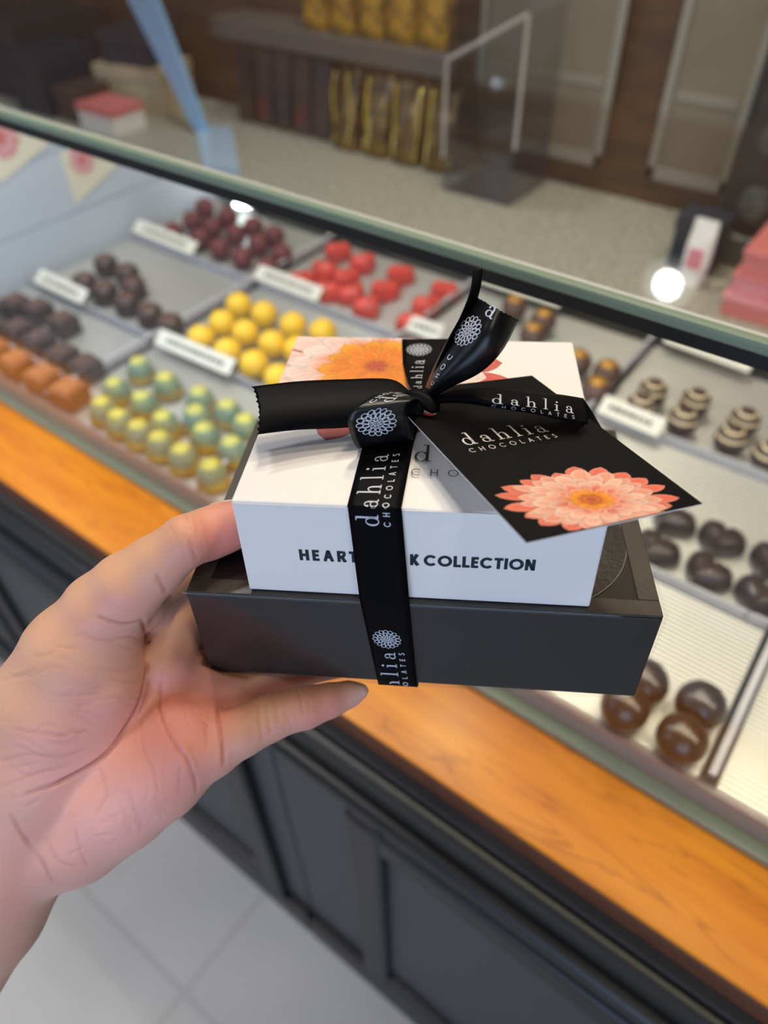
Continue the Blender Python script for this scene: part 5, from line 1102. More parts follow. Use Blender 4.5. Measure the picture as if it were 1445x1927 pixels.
def flower(name, fn, R, ratio, rot, clip, parent, seed=1, scheme='tag', step=2.2e-6, centre=(0, 0)):
    """a many-petalled dahlia print: layered petals, each with its own printed colour run"""
    rnd = random.Random(seed)
    coral, salmon, blush, cream, orange, deep, amber = [lin(c) for c in (
        (232, 112, 88), (244, 164, 136), (252, 206, 180), (255, 234, 214), (244, 134, 30), (196, 82, 46), (252, 176, 36))]
    if scheme == 'pale':
        coral, salmon = lin((240, 176, 164)), lin((248, 206, 196))
        blush, cream = lin((252, 226, 216)), lin((254, 240, 232))
    if scheme == 'pink':
        coral, salmon, blush, cream, orange, deep, amber = [lin(c) for c in (
            (222, 110, 120), (232, 150, 155), (240, 190, 190), (246, 220, 215), (226, 120, 110), (196, 80, 90), (236, 150, 130))]
    rings = [(21, 1.00, .42, deep, coral, coral, salmon), (21, .88, .36, deep, salmon, salmon, cream), (19, .74, .28, deep, salmon, blush, cream),
             (17, .60, .20, coral, salmon, blush, cream), (14, .46, .14, deep, coral, salmon, cream), (12, .35, .09, deep, orange, salmon, blush),
             (11, .26, .05, deep, orange, amber, amber), (8, .18, .02, deep, deep, orange, amber), (5, .10, .0, deep, deep, orange, amber)]
    if scheme == 'pale':
        red, rose = lin((214, 72, 62)), lin((228, 112, 98))
        rings = [(20, 1.0, .4, red, red, rose, rose), (20, .80, .4, coral, salmon, blush, cream)] + [(18, .70, .28, coral, salmon, blush, cream), (17, .60, .2, coral, salmon, blush, cream)] + [(15, .52, .14, orange, orange, blush, cream), (13, .42, .1, deep, orange, amber, amber),
                 (12, .33, .06, deep, orange, orange, amber), (9, .22, .03, deep, orange, orange, amber), (6, .12, 0, deep, deep, orange, amber)]
    verts, faces, cols = [], [], []
    layer = 0
    for n, L, r0, cb, cm, ct, ce in rings:
        off = rnd.random()
        order = list(range(n))
        rnd.shuffle(order)
        for k in order:
            layer += 1
            a = 2 * math.pi * (k + off + rnd.uniform(-.18, .18)) / n
            l = L * rnd.uniform(.86, 1.06)
            w = 2 * math.pi * L / n * rnd.uniform(.36, .50)
            br = rnd.uniform(.9, 1.06)
            NS, NT = 9, 8
            grid = []
            for i in range(NS + 1):
                f = i / NS
                rad = r0 + (l - r0) * f
                ww = w * (0.35 + 0.65 * math.sin(min(1, f * 1.25) * math.pi / 2)) * (1 if f < .6 else max(0.0, 1 - ((f - .6) / .4) ** 2)) ** .75
                row = []
                for j in range(NT + 1):
                    v = -1 + 2 * j / NT
                    bend = .05 * math.sin(f * 3 + k) * w
                    x, y = rad, v * ww + bend
                    X = (x * math.cos(a) - y * math.sin(a)) * R
                    Y = (x * math.sin(a) + y * math.cos(a)) * R * ratio
                    cr, sr = math.cos(rot), math.sin(rot)
                    if f < .5:
                        c = [p + (q - p) * (f / .5) for p, q in zip(cb, cm)]
                    else:
                        c = [p + (q - p) * ((f - .5) / .5) for p, q in zip(cm, ct)]
                    e = max(0.0, (abs(v) - .6) / .4) * .8 * min(1, f * 1.3)
                    if f > .86:
                        e = max(e, (f - .86) / .14 * .7)
                    vein = (1 - .14 * (1 - abs(v)) * (1 if j % 2 else 0)) * (.70 if abs(v) > .99 or i == NS else 1.0)
                    c = [min(1, (p + (q - p) * e) * br * vein) for p, q in zip(c, ce)]
                    row.append((centre[0] + X * cr - Y * sr, centre[1] + X * sr + Y * cr) + tuple(c))
                grid.append(row)
            for i in range(NS):
                for j in range(NT):
                    poly = [grid[i][j], grid[i + 1][j], grid[i + 1][j + 1], grid[i][j + 1]]
                    if clip:
                        for ax, val, less in clip:
                            poly = clip_poly(poly, ax, val, less)
                            if len(poly) < 3:
                                break
                    if len(poly) < 3:
                        continue
                    b = len(verts)
                    for p in poly:
                        q = fn(p[0], p[1], layer * step)
                        verts.append(q)
                        cols.append(p[2:5] + (1,))
                    faces.append(list(range(b, b + len(poly))))
    o = raw(name, verts, faces, M['print'], parent)
    ca = o.data.color_attributes.new('Col', 'FLOAT_COLOR', 'POINT')
    ca.data.foreach_set('color', [x for c in cols for x in c])
    return o


# pink printed cards on the white end board of the case
def end_card(name, pts, label, fc, fr):
    """flat card lying against the end board, outline in the board's own y-z plane"""
    t = tag(empty(name, (X0 + 0.0025, 0, 0)), label, 'card')
    n = len(pts)
    verts = [(0.0, y, z) for y, z in pts] + [(0.0012, y, z) for y, z in pts]
    faces = [list(range(n))[::-1], list(range(n, 2 * n))] + [[i, (i + 1) % n, n + (i + 1) % n, n + i] for i in range(n)]
    raw('card', verts, faces, M['cream'], t)
    ys = [p[0] for p in pts]
    zs = [p[1] for p in pts]
    flower('flower_print', lambda u, v, h: (0.0014 + h, u, v), fr, 1.0, 0, [(0, min(ys) + .002, False), (0, max(ys) - .002, True), (1, max(zs) - .002, True)], t, 5, 'pink', centre=fc)


end_card('printed_card', [(0.49, 1.01), (0.53, 0.962), (0.637, 0.995), (0.59, 1.035), (0.50, 1.055)], 'cream card with a pink flower print at the left end of the case', (0.552, 1.018), 0.03)
end_card('printed_card', [(0.6335, 0.974), (0.6365, 0.897), (0.745, 0.935), (0.70, 0.975)], 'pointed cream card with a pink flower print nearer the maroon truffles', (0.668, 0.955), 0.022)

# ------------------------------------------------------------------ the gift boxes (box frame: x along the front, y back, z up, metres)
BM = Matrix([list(r) for r in BOX] + [[0, 0, 0, 1]])


def held(name, label, cat):
    o = empty(name)
    o.matrix_world = BM
    tag(o, label, cat)
    return o


mm = 0.001
BW, BD, BH = 174.4 * mm, 118.8 * mm, 47.9 * mm
t = held('presentation_box', 'wide black presentation box in a clear sleeve at the bottom, held in the hand', 'box')
bm = bmesh.new()
box_into(bm, (0.0008, 0.0008, -BH + 0.0008), (BW - 0.0008, BD - 0.0008, -0.0016), 0.0008, 2)
for v in bm.verts:                                                  # the carton narrows a little towards its foot
    k = -v.co.z / BH
    v.co.x = v.co.x + (0.0012 if v.co.x < BW / 2 else -0.0012) * k
bobj('carton', bm, M['box_black'], t)
bm = bmesh.new()
w = 0.0085
for a, b in (((0.001, 0.001), (BW - 0.001, w)), ((0.001, BD - w), (BW - 0.001, BD - 0.001)), ((0.001, w), (w, BD - w)), ((BW - w, w), (BW - 0.001, BD - w))):
    box_into(bm, (a[0], a[1], -0.0016), (b[0], b[1], -0.0004), 0.0003, 1)
bobj('lid_frame', bm, M['box_frame'], t)
box('lid_window', (w, w, -0.0016), (BW - w, BD - w, -0.0012), M['box_window'], t)
bm = bmesh.new()
bmesh.ops.create_cone(bm, cap_ends=True, segments=72, radius1=0.0405, radius2=0.0405, depth=0.0003)
st = bobj('round_sticker', bm, M['sticker'], t)
st.location = (0.1262, 0.0415, -0.0010)
decal('sticker_rim', ring(0, 0, .0405, .0405, .0004, .0004, n=72), lambda u, v: (u, v, 0.00022), M['sticker_rim'], st)
decal('sticker_lettering', layout('dahlia', SERIF, .0062, 0, .046, -.0225, -.012) + layout('CHOCOLATES', SANS_MID, .0034, 0, .046, -.0225, -.0195),
      lambda u, v: (u, v, 0.00025), M['silver_foil'], st)
# clear sleeve: an open-ended acetate tube around the carton
bm = bmesh.new()
e = 0.0004
n_r = 5
prof = []
for cy, cz, a0 in ((BD - .001, -.001, 0), (.001, -.001, 90), (.001, -BH + .001, 180), (BD - .001, -BH + .001, 270)):
    for k in range(n_r):
        a = math.radians(a0 + 90 * k / (n_r - 1))
        prof.append((cy + (.001 + e) * math.cos(a), cz + (.001 + e) * math.sin(a)))
va = [bm.verts.new((-.0002, y, z)) for y, z in prof]
vb = [bm.verts.new((BW + .0002, y, z)) for y, z in prof]
for k in range(len(prof)):
    k2 = (k + 1) % len(prof)
    bm.faces.new((va[k], va[k2], vb[k2], vb[k]))
for v in bm.verts:
    k = -v.co.z / BH
    v.co.x += (0.0024 if v.co.x < BW / 2 else -0.0024) * k
bobj('clear_sleeve', bm, M['sleeve'], t)

# white box
wx, wy, ww, wd, wh = 24.9 * mm, 2.6 * mm, 123.1 * mm, 118.1 * mm, 43.0 * mm
t = held('truffle_box', 'white gift box with orange dahlia print resting on the black box', 'box')
bm = bmesh.new()
box_into(bm, (wx, wy, 0.0006), (wx + ww, wy + wd, wh), 0.0007, 2)
bmesh.ops.subdivide_edges(bm, edges=[e_ for e_ in bm.edges if e_.calc_length() > .02], cuts=10, use_grid_fill=True)
for v in bm.verts:                                                  # soft card: the lid's front edge dips beside the ribbon
    if v.co.z > wh - .002:
        f = (v.co.x - wx) / ww
        v.co.z -= .0011 * math.exp(-((f - .62) / .1) ** 2) * max(0, 1 - (v.co.y - wy) / .02)
bobj('carton', bm, M['box_white'], t)
box('lid_tuck', (wx + .0005, wy - .0003, wh - .0013), (wx + ww - .0005, wy - .00002, wh - .0009), M['white_card'], t)
decal('front_lettering', layout('HEARTBREAK', SANS_BOLD, .0052, 0, .0418, .0456, .0171) + layout('COLLECTION', SANS_BOLD, .0052, 0, .0380, .0891, .0171), lambda u, v: (u, wy - .00012, v + (u - .0456) * .004), M['navy_ink'], t)
zt = wh + .00012
flower('flower_print', lambda u, v, h: (u, v, zt + h), .061, .95, .3, [(0, wx + .0004, False), (1, wy + wd - .0004, True)], t, 7, 'pale', centre=(.0640, .0945))
decal('lid_lettering', layout('dahlia', SERIF, .0056, 0, .058, .0840, .0272), lambda u, v: (u, v, zt + .0008), M['olive_ink'], t)
decal('lid_small_lettering', layout('CHOCOLATES', SANS_THIN, .0038, 0, .058, .0836, .0190), lambda u, v: (u, v, zt + .0008), M['olive_ink'], t)


# ------------------------------------------------------------------ ribbon
def cr(P, s):
    n = len(P)
    i = min(int(s), n - 2)
    f = s - i
    p0, p1, p2, p3 = P[max(0, i - 1)], P[i], P[i + 1], P[min(n - 1, i + 2)]
    return 0.5 * ((2 * p1) + (p2 - p0) * f + (2 * p0 - 5 * p1 + 4 * p2 - p3) * f * f + (3 * p1 - p0 - 3 * p2 + p3) * f ** 3)


class Strip:
    def __init__(self, rails, straight=False):
        self.R = [[np.array(p) * mm for p in r] for r in rails]
        self.n = len(rails[0])
        self.straight = straight
        S = np.linspace(0, self.n - 1, 400)
        mid = np.array([self.P(s, .5) for s in S])
        self.S = S
        self.arc = np.concatenate([[0], np.cumsum(np.linalg.norm(np.diff(mid, axis=0), axis=1))])

    def rail(self, k, s):
        P = self.R[k]
        if self.straight:
            i = min(int(s), self.n - 2)
            return P[i] + (P[i + 1] - P[i]) * (s - i)
        return cr(P, s)

    def P(self, s, tt):
        q = [self.rail(k, s) for k in range(len(self.R))]
        if len(q) == 2:
            return q[0] + (q[1] - q[0]) * tt
        # quadratic through three rails
        return q[0] * (1 - tt) * (1 - 2 * tt) + q[1] * 4 * tt * (1 - tt) + q[2] * tt * (2 * tt - 1)

    def s_at(self, arc):
        return float(np.interp(arc, self.arc, self.S))

    def on(self, arc, tt, off):
        s = self.s_at(arc)
        p = self.P(s, tt)
        ds = self.P(min(s + .02, self.n - 1), tt) - self.P(max(s - .02, 0), tt)
        dt = self.P(s, min(tt + .02, 1)) - self.P(s, max(tt - .02, 0))
        nn = np.cross(ds, dt)
        nn /= np.linalg.norm(nn) + 1e-12
        return p + nn * off

    def mesh(self, name, parent, m, ns=60, nt=8, thick=.00022, frayed=False):
        rnd = random.Random(5)
        verts, faces = [], []
        if self.straight:
            ss = sorted(set(list(np.linspace(0, self.n - 1, ns)) + list(range(self.n))))
        else:
            ss = list(np.linspace(0, self.n - 1, ns))
        for i, s in enumerate(ss):
            for j in range(nt + 1):
                s2 = s
                if frayed and i == len(ss) - 1:
                    s2 = s - (.11 if j % 2 else .0) - rnd.uniform(0, .05)
                verts.append(self.P(s2, j / nt))
        for i in range(len(ss) - 1):
            for j in range(nt):
                a = i * (nt + 1) + j
                faces.append((a, a + 1, a + nt + 2, a + nt + 1))
        o = raw(name, verts, faces, m, parent, True)
        sm = o.modifiers.new('thick', 'SOLIDIFY')
        sm.thickness = thick
        sm.offset = 0
        return o


rb = held('gift_ribbon', 'black satin ribbon with silver print tied in a bow around both boxes', 'ribbon')
S_front = Strip(RIB['front'], True)
S_back = Strip(RIB['back'], True)
S_tail = Strip(RIB['tail'])
S_tail2 = Strip(RIB['tail2'])
S_loop = Strip(RIB['loop'])
S_right = Strip(RIB['right'])
S_down = Strip(RIB['down'])
S_curl = Strip(RIB['curl'])
o_front = S_front.mesh('front_band', rb, M['ribbon'], 90, 6)
o_back = S_back.mesh('back_band', rb, M['ribbon'], 60, 6)
o_tail = S_tail.mesh('left_tail', rb, M['ribbon'], 60, 18, frayed=True)
o_tail2 = S_tail2.mesh('upright_tail', rb, M['ribbon'], 60, 6)
o_loop = S_loop.mesh('upper_loop', rb, M['ribbon_gloss'], 60, 22, frayed=True)
o_right = S_right.mesh('right_band', rb, M['ribbon'], 60, 12)
o_down = S_down.mesh('hanging_tail', rb, M['ribbon'], 50, 8)
o_curl = S_curl.mesh('curled_loop', rb, M['ribbon_gloss'], 90, 10)
# knot: two crossed wraps of gathered ribbon
bm = bmesh.new()


def wrap_tube(bm, path, rads, n=14, flat=.7):
    rings = []
    for i, p in enumerate(path):
        p = np.array(p)
        d = np.array(path[min(i + 1, len(path) - 1)]) - np.array(path[max(i - 1, 0)])
        d = d / np.linalg.norm(d)
        a = np.cross(d, [0, 0, 1])
        a = a / (np.linalg.norm(a) + 1e-9)
        b = np.cross(a, d)
        rr = rads[i]
        rings.append([bm.verts.new(tuple((p + (a * math.cos(2 * math.pi * k / n) + b * flat * math.sin(2 * math.pi * k / n)) * rr * (1 + .12 * math.sin(5 * 2 * math.pi * k / n))) * mm)) for k in range(n)])
    for a, b in zip(rings[:-1], rings[1:]):
        for k in range(n):
            bm.faces.new((a[k], a[(k + 1) % n], b[(k + 1) % n], b[k]))
    bm.faces.new(rings[0][::-1])
    bm.faces.new(rings[-1])


wrap_tube(bm, [(79, 49, 57), (82.5, 48, 57.6), (86, 46.5, 57.3), (89.5, 44, 56.5), (91.5, 41.5, 55)], [2.4, 3.4, 3.9, 3.4, 2.0])
wrap_tube(bm, [(84, 40.5, 53.2), (84.5, 44, 56.3), (86, 48, 58.2), (88, 52, 57), (88.5, 55, 53.5)], [2.2, 2.9, 3.2, 2.9, 2.2])
wrap_tube(bm, [(81, 44, 56), (84, 45, 56.5), (88, 48, 56.5), (91, 50, 56)], [2.2, 3.0, 3.0, 2.2])
kn = bobj('knot', bm, M['ribbon'], rb, True)
kn.modifiers.new('soft', 'SUBSURF').render_levels = 2

W18 = .0180


def along(S, a0, off=.00022, flip=1, width=W18, right_up=True):
    """text frame: u metres along the strip from arc a0, v metres across; v=0 at the t=0 rail"""
    def f(u, v):
        return S.on(a0 + u * flip, min(1, max(0, v / width)), off)
    return f


# front band: text climbs the band, tops of the letters to the left (t = 0 rail)
A = S_front.arc[-1]
arc_of = lambda s: float(np.interp(s, S_front.S, S_front.arc))
aF = arc_of(3)             # fold at the white box's front edge
aB = arc_of(6)             # foot of the black box


def front_text(start):
    def f(u, v):
        return S_front.on(start - u, min(1, max(0, .555 - v / W18)), .00026)
    return f


def front_small(start):
    def f(u, v):
        return S_front.on(start - u, min(1, max(0, .775 - v / W18)), .00026)
    return f


sd = layout('dahlia', SERIF, .0044, 0, .0375)
sc = layout('CHOCOLATES', SANS_MID, .0024, 0, .0372)
st0 = aF + .0083
decal('ribbon_lettering', sd, front_text(st0), M['silver'], o_front)
decal('ribbon_small_lettering', sc, front_small(st0), M['silver'], o_front)
ai = aB - .0282
decal('ribbon_emblem', rosette(0, 0, .0053), lambda u, v: S_front.on(ai - u, min(1, max(0, .42 - v / .0165)), .00026), M['silver'], o_front)
keep = lambda P, lim: [p for p in P if min(q[0] for q in p) > lim]
st1 = aB + .0165
decal('ribbon_lettering', keep(sd, .0168), front_text(st1), M['silver'], o_front)
decal('ribbon_small_lettering', keep(sc, .0168), front_small(st1), M['silver'], o_front)
# back band
decal('ribbon_emblem', slices(rosette(0, 0, .0056), .0007), lambda u, v: S_back.on(.0555 + u, min(1, max(0, .36 + v / .0205)), -.0003), M['silver'], o_back)
decal('ribbon_lettering', slices(layout('dahlia', SERIF, .0040, 0, .034), .0007), lambda u, v: S_back.on(.0125 + u, min(1, max(0, .52 - v / .0190)), -.0003), M['silver'], o_back)
# curl
ac = float(np.interp(5.15, S_curl.S, S_curl.arc))
decal('ribbon_emblem', slices(rosette(0, 0, .0062), .0007), lambda u, v: S_curl.on(ac + v, min(1, max(0, .46 + u / W18)), .0003), M['silver'], o_curl)
decal('ribbon_lettering', slices(layout('dah', SERIF, .0036, .12), .0007), lambda u, v: S_curl.on(max(.0005, ac - .0085 - u), min(1, max(0, .62 - v / W18)), .0003), M['silver'], o_curl)
decal('ribbon_small_lettering', slices(layout('CHOCO', SANS_MID, .0022, .35), .0007), lambda u, v: S_curl.on(max(.0005, ac - .0085 - u), min(1, max(0, .26 - v / W18)), .0003), M['silver'], o_curl)
# upper loop
Lr = S_loop.arc[-1]
decal('ribbon_emblem', slices(rosette(0, 0, .0058), .0007), lambda u, v: S_loop.on(Lr - .0118 + u, min(1, max(0, .33 + v / .026)), -.0003), M['silver'], o_loop)
decal('ribbon_lettering', slices(layout('a', SERIF, .0046, 0), .0007), lambda u, v: S_loop.on(Lr - .0042 + v * .9, min(1, max(0, .40 + u / .026)), -.0003), M['silver'], o_loop)
decal('ribbon_small_lettering', slices(layout('CHOC', SANS_MID, .0026, .7), .0007), lambda u, v: S_loop.on(.0075 + u, min(1, max(0, .28 + v / .020)), -.0003), M['silver'], o_loop)
# right band
ar = float(np.interp(2.0, S_right.S, S_right.arc))
decal('ribbon_lettering', slices(layout('dahlia', SERIF, .0036, 0, .0325), .0007), lambda u, v: S_right.on(ar + u, min(1, max(0, .70 - v / .0145)), -.0003), M['silver'], o_right)
decal('ribbon_small_lettering', slices(layout('CHOCOLATES', SANS_THIN, .0019, 0, .0325), .0007), lambda u, v: S_right.on(ar + u, min(1, max(0, .90 - v / .0145)), -.0003), M['silver'], o_right)
decal('ribbon_emblem', slices(rosette(0, 0, .0050), .0007), lambda u, v: S_down.on(.0150 + u, min(1, max(0, .5 + v / .014)), -.0003), M['silver'], o_down)

# ------------------------------------------------------------------ tag
TO, TU, TV = [np.array(TAG[k]) for k in 'ouv']
TU /= np.linalg.norm(TU)
TV = TV - TU * (TU @ TV)
TV /= np.linalg.norm(TV)
TN = np.cross(TV, TU)
tw, th = TAG['w'], TAG['h']


def tagp(u, v, h=0.0):
    """u, v in mm on the tag, h in metres above it; the card bows a little between its ends"""
    bow = 0.0
    return (TO + TU * u + TV * v) * mm + TN * (h + bow)


tg = held('gift_tag', 'black gift tag with orange dahlia print hanging from the bow over the right corner', 'gift tag')
bm = bmesh.new()
outer = [(0, 0), (tw, 0), (tw, th), (0, th)]
hc, hr = (8.6, 18.2), 2.7
ov = [bm.verts.new(tuple(tagp(*p))) for p in outer]
hv = [bm.verts.new(tuple(tagp(hc[0] + hr * math.cos(2 * math.pi * k / 32), hc[1] + hr * math.sin(2 * math.pi * k / 32)))) for k in range(32)]
ed = [bm.edges.new((ov[i], ov[(i + 1) % 4])) for i in range(4)] + [bm.edges.new((hv[i], hv[(i + 1) % 32])) for i in range(32)]
bmesh.ops.triangle_fill(bm, use_beauty=True, edges=ed)
o = bobj('tag_face', bm, M['tag_black'], tg)
if (Vector(o.data.polygons[0].normal) @ Vector(TN)) < 0:
    o.data.flip_normals()
b2 = bmesh.new()
b2.from_mesh(o.data)
bmesh.ops.translate(b2, verts=b2.verts, vec=tuple(-TN * .0001))
ex = bmesh.ops.extrude_face_region(b2, geom=b2.faces[:])
bmesh.ops.translate(b2, verts=[v for v in ex['geom'] if isinstance(v, bmesh.types.BMVert)], vec=tuple(-TN * .0004))
bobj('tag_backing', b2, M['white_card'], tg)
Td = np.array([.9995, -.022])
decal('tag_lettering', layout('dahlia', SERIF, 4.5, 0, 34.3), lambda u, v: tagp(9.9 + u * Td[0] + v * Td[1] * -1, 43.4 + u * Td[1] - v, .00008), M['silver_foil'], tg)
decal('tag_small_lettering', layout('CHOCOLATES', SANS_THIN, 2.5, 0, 35.2), lambda u, v: tagp(9.4 + u * Td[0], 48.1 + u * Td[1] - v, .00008), M['silver_foil'], tg)
flower('flower_print', lambda u, v, h: tagp(u, v, .00006 + h), 29.0, .66, .2, [(1, th - .15, True), (0, tw - .15, True), (0, .15, False)], tg, 3, 'tag', centre=(31.3, 84.0))

# ------------------------------------------------------------------ the hand
def build_hand():
    h = 0.0009
    ks = 960.0
    segs = []
    Mi = MC.T
    eye = np.array(EYE)
    for c in HAND:
        c = np.array(c)
        P = (c[:, :3] - eye) @ Mi.T
        for a, b, ra, rb_ in zip(P[:-1], P[1:], c[:-1, 3], c[1:, 3]):
            segs.append((a, b, ra, rb_))
    lo = np.min([np.minimum(a, b) - max(ra, r2) for a, b, ra, r2 in segs], axis=0) - .006
    hi = np.max([np.maximum(a, b) + max(ra, r2) for a, b, ra, r2 in segs], axis=0) + .006
    n = np.ceil((hi - lo) / h).astype(int) + 1
    S = np.zeros(n, np.float32)
    ax = [lo[i] + h * np.arange(n[i]) for i in range(3)]
    for a, b, ra, rb_ in segs:
        r = max(ra, rb_) + .009
        l, u = np.minimum(a, b) - r, np.maximum(a, b) + r
        i0 = np.maximum(0, np.floor((l - lo) / h).astype(int))
        i1 = np.minimum(n, np.ceil((u - lo) / h).astype(int) + 1)
        X = ax[0][i0[0]:i1[0], None, None].astype(np.float32)
        Y_ = ax[1][None, i0[1]:i1[1], None].astype(np.float32)
        Z = ax[2][None, None, i0[2]:i1[2]].astype(np.float32)
        ab = b - a
        L2 = float(ab @ ab)
        t = np.clip(((X - a[0]) * ab[0] + (Y_ - a[1]) * ab[1] + (Z - a[2]) * ab[2]) / L2, 0, 1)
        d = np.sqrt((X - a[0] - t * ab[0]) ** 2 + (Y_ - a[1] - t * ab[1]) ** 2 + (Z - a[2] - t * ab[2]) ** 2) - (ra + t * (rb_ - ra))
        S[i0[0]:i1[0], i0[1]:i1[1], i0[2]:i1[2]] += np.exp(-np.clip(d * ks, -40, 12)).astype(np.float32)
    D = -np.log(S + 1e-6) / ks
    # skin gives way to the boxes it presses against
    idx = np.argwhere(D < .004)
    pts = (lo + idx * h) @ MC.T + eye
    B3 = np.array(BOX)
    loc = (pts - B3[:, 3]) @ B3[:, :3]
    cur = D[idx[:, 0], idx[:, 1], idx[:, 2]]
    for bl, bh_ in (((-.0003, -.0006, -BH - .0006), (BW + .0003, BD + .0006, .0002)), ((wx - .0002, wy - .0002, 0), (wx + ww, wy + wd, wh))):
        c0 = (np.array(bl) + np.array(bh_)) / 2
        hs = (np.array(bh_) - np.array(bl)) / 2
        q = np.abs(loc - c0) - hs
        bd = np.linalg.norm(np.maximum(q, 0), axis=1) + np.minimum(q.max(axis=1), 0)
        cur = np.maximum(cur, .0004 - bd)
    D[idx[:, 0], idx[:, 1], idx[:, 2]] = cur
    # surface nets
    ins = D < 0
    nx, ny, nz = [k - 1 for k in n]
    cnt = np.zeros((nx, ny, nz), np.int8)
    acc = np.zeros((nx, ny, nz), np.int8)
    for dx in (0, 1):
        for dy in (0, 1):
            for dz in (0, 1):
                acc += ins[dx:dx + nx, dy:dy + ny, dz:dz + nz]
    act = (acc > 0) & (acc < 8)
    cells = np.argwhere(act)
    vid = -np.ones((nx, ny, nz), np.int32)
    vid[act] = np.arange(len(cells))
    vsum = np.zeros((len(cells), 3))
    vc = np.zeros(len(cells))
    cor = [(0, 0, 0), (1, 0, 0), (0, 1, 0), (1, 1, 0), (0, 0, 1), (1, 0, 1), (0, 1, 1), (1, 1, 1)]
    val = [D[cells[:, 0] + c[0], cells[:, 1] + c[1], cells[:, 2] + c[2]] for c in cor]
    for i, j in ((0, 1), (2, 3), (4, 5), (6, 7), (0, 2), (1, 3), (4, 6), (5, 7), (0, 4), (1, 5), (2, 6), (3, 7)):
        m_ = (val[i] < 0) != (val[j] < 0)
        t = np.where(m_, val[i] / (val[i] - val[j] + 1e-12), 0)
        p = np.array(cor[i]) + t[:, None] * (np.array(cor[j]) - np.array(cor[i]))
        vsum += np.where(m_[:, None], p, 0)
        vc += m_
    V = lo + (cells + vsum / vc[:, None]) * h
    faces = []
    for axis in range(3):
        o1, o2 = [(1, 2), (2, 0), (0, 1)][axis]
        sl_a = [slice(0, nx), slice(0, ny), slice(0, nz)]
        sl_a[o1] = slice(1, [nx, ny, nz][o1])
        sl_a[o2] = slice(1, [nx, ny, nz][o2])
        sl_b = list(sl_a)
        sl_b[axis] = slice(1, [nx, ny, nz][axis] + 1)
        A_ = ins[tuple(sl_a)]
        B_ = ins[tuple(sl_b)]
        e = np.argwhere(A_ != B_)
        base = e.copy()
        base[:, o1] += 1
        base[:, o2] += 1
        fl = A_[tuple(e.T)]
        q = []
        for d1_, d2_ in ((0, 0), (-1, 0), (-1, -1), (0, -1)):
            c = base.copy()
            c[:, o1] += d1_
            c[:, o2] += d2_
            q.append(vid[tuple(c.T)])
        q = np.stack(q, 1)
        q[~fl] = q[~fl][:, ::-1]
        faces.append(q)
    Fq = np.concatenate(faces)
    Fq = Fq[(Fq >= 0).all(axis=1)]
    # smooth
    for it in range(5):
        acc3 = np.zeros_like(V)
        ct = np.zeros(len(V))
        for a, b in ((0, 1), (1, 2), (2, 3), (3, 0)):
            np.add.at(acc3, Fq[:, a], V[Fq[:, b]])
            np.add.at(acc3, Fq[:, b], V[Fq[:, a]])
            np.add.at(ct, Fq[:, a], 1)
            np.add.at(ct, Fq[:, b], 1)
        av = acc3 / ct[:, None]
        V = V + (av - V) * (.6 if it % 2 == 0 else .35)
    Wd = V @ MC.T + eye
    nrm = np.zeros_like(Wd)
    fn = np.cross(Wd[Fq[:, 2]] - Wd[Fq[:, 0]], Wd[Fq[:, 3]] - Wd[Fq[:, 1]])
    for k in range(4):
        np.add.at(nrm, Fq[:, k], fn)
    nrm /= np.linalg.norm(nrm, axis=1)[:, None] + 1e-12
    cen = Wd.mean(axis=0)
    # colour and creases
    base = np.array(lin((224, 178, 154)))
    pink = np.array(lin((226, 158, 148)))
    tan_ = np.array(lin((224, 172, 130)))
    pal = nrm @ (-(MC @ np.array([0, 0, 1.0])))       # towards the palm side
    upn = nrm[:, 2]
    rnd = np.random.RandomState(2)
    nz_ = np.zeros(len(Wd))
    for k in range(10):
        d = rnd.normal(size=3) * (90 if k < 5 else 260)
        nz_ += np.sin(Wd @ d + rnd.uniform(0, 6)) * (.6 if k < 5 else .4)
    nz_ = np.clip(.5 + nz_ / 7, 0, 1)
    col = base + (pink - base) * (nz_ * np.clip(pal, 0, 1))[:, None]
    col = col + (tan_ - col) * np.clip((upn - .45) * 1.6, 0, 1)[:, None]
    col *= (.95 + .1 * nz_)[:, None]
    tc = {'heel': np.array(lin((252, 186, 176))), 'red': np.array(lin((220, 132, 118))), 'pale': np.array(lin((240, 208, 196))), 'pur': np.array(lin((150, 100, 118)))}  # heel colour: paler pink skin, raised further for the light falling there
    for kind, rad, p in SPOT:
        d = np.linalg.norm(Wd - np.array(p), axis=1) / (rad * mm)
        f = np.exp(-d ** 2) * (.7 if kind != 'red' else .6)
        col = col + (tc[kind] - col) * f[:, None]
    crease = np.array(lin((170, 92, 76)))
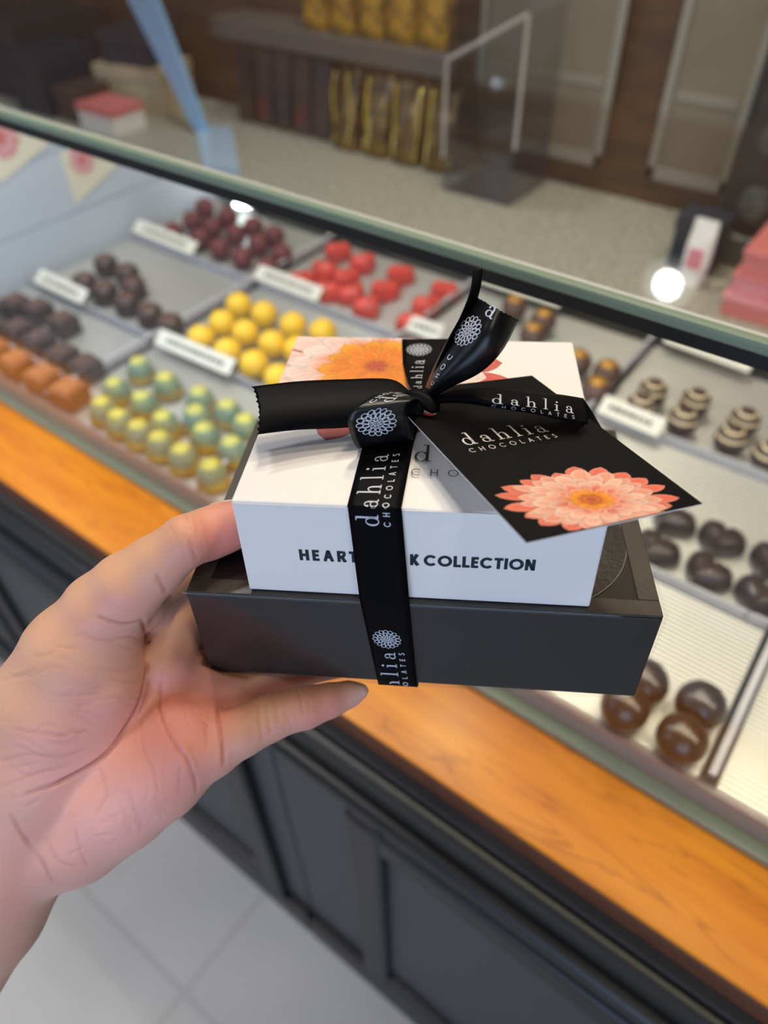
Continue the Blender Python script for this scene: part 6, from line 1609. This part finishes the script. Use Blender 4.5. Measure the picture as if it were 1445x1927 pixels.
    for w_, dp, pl in CRE:
        pl = np.array(pl)
        dmin = np.full(len(Wd), 1.0)
        near = np.linalg.norm(Wd - pl.mean(axis=0), axis=1) < np.linalg.norm(pl - pl.mean(axis=0), axis=1).max() + .008
        ii = np.where(near)[0]
        dd = np.full(len(ii), 1.0)
        # resample as a smooth curve so the line does not look jointed
        sm_ = np.array([cr(list(pl), s) for s in np.linspace(0, len(pl) - 1, len(pl) * 6)])
        acc_l = np.linspace(0, 1, len(sm_) - 1)
        fade = np.zeros(len(ii))
        for k, (a, b) in enumerate(zip(sm_[:-1], sm_[1:])):
            ab = b - a
            t = np.clip(((Wd[ii] - a) @ ab) / (ab @ ab + 1e-15), 0, 1)
            d = np.linalg.norm(Wd[ii] - a - t[:, None] * ab, axis=1)
            up_ = d < dd
            dd = np.where(up_, d, dd)
            fade = np.where(up_, min(1, 6 * min(acc_l[k] + .06, 1.06 - acc_l[k])), fade)
        g = np.exp(-(dd / (w_ * .62 * mm)) ** 2) * fade
        g2 = np.exp(-(dd / (w_ * 2.6 * mm)) ** 2) * fade
        Wd[ii] += nrm[ii] * ((-g * dp * .75 + (g2 - g) * dp * .28) * mm)[:, None]
        col[ii] = col[ii] + (crease - col[ii]) * (g * min(.6, dp * .5 if dp > .345 else dp * .35))[:, None]
    me = bpy.data.meshes.new('person')
    me.from_pydata(Wd.tolist(), [], Fq.tolist())
    me.materials.append(M['skin'])
    me.polygons.foreach_set('use_smooth', [True] * len(me.polygons))
    ca = me.color_attributes.new('Col', 'FLOAT_COLOR', 'POINT')
    ca.data.foreach_set('color', np.c_[np.clip(col, 0, 1), np.ones(len(col))].astype(np.float32).ravel())
    me.update()
    o = link(bpy.data.objects.new('person', me))
    tag(o, 'bare left hand and forearm of a person holding the boxes, thumb on top', 'hand')
    return o, Wd, nrm


person, HV, HN = build_hand()


def nail(name, px_dir_pts, half_w, half_l, lift):
    """a thin curved plate laid on the skin: centre, direction to the tip, outward normal"""
    c, d, nn = [np.array(v) for v in px_dir_pts]
    d = d - nn * (d @ nn)
    d /= np.linalg.norm(d)
    s = np.cross(nn, d)
    verts, faces = [], []
    NU, NV = 10, 12
    for i in range(NU + 1):
        for j in range(NV + 1):
            u = -1 + 2 * i / NU
            v = -1 + 2 * j / NV
            wv = half_w * (1 - .18 * max(0, u) ** 3 - .22 * max(0, -u) ** 3)
            lv = half_l * (1 - .2 * v * v)
            th_ = v * 1.0
            verts.append(c + d * u * lv + s * math.sin(th_) * wv / math.sin(1.0) * .92 + nn * (lift - (1 - math.cos(th_)) * half_w * 1.05))
    for i in range(NU):
        for j in range(NV):
            a = i * (NV + 1) + j
            faces.append((a, a + 1, a + NV + 2, a + NV + 1))
    o = raw(name, verts, faces, M['nail'], person, True)
    sm = o.modifiers.new('thick', 'SOLIDIFY')
    sm.thickness = .0005
    return o


nail('thumb_nail', NAILS[0], .0062, .0062, .0006)
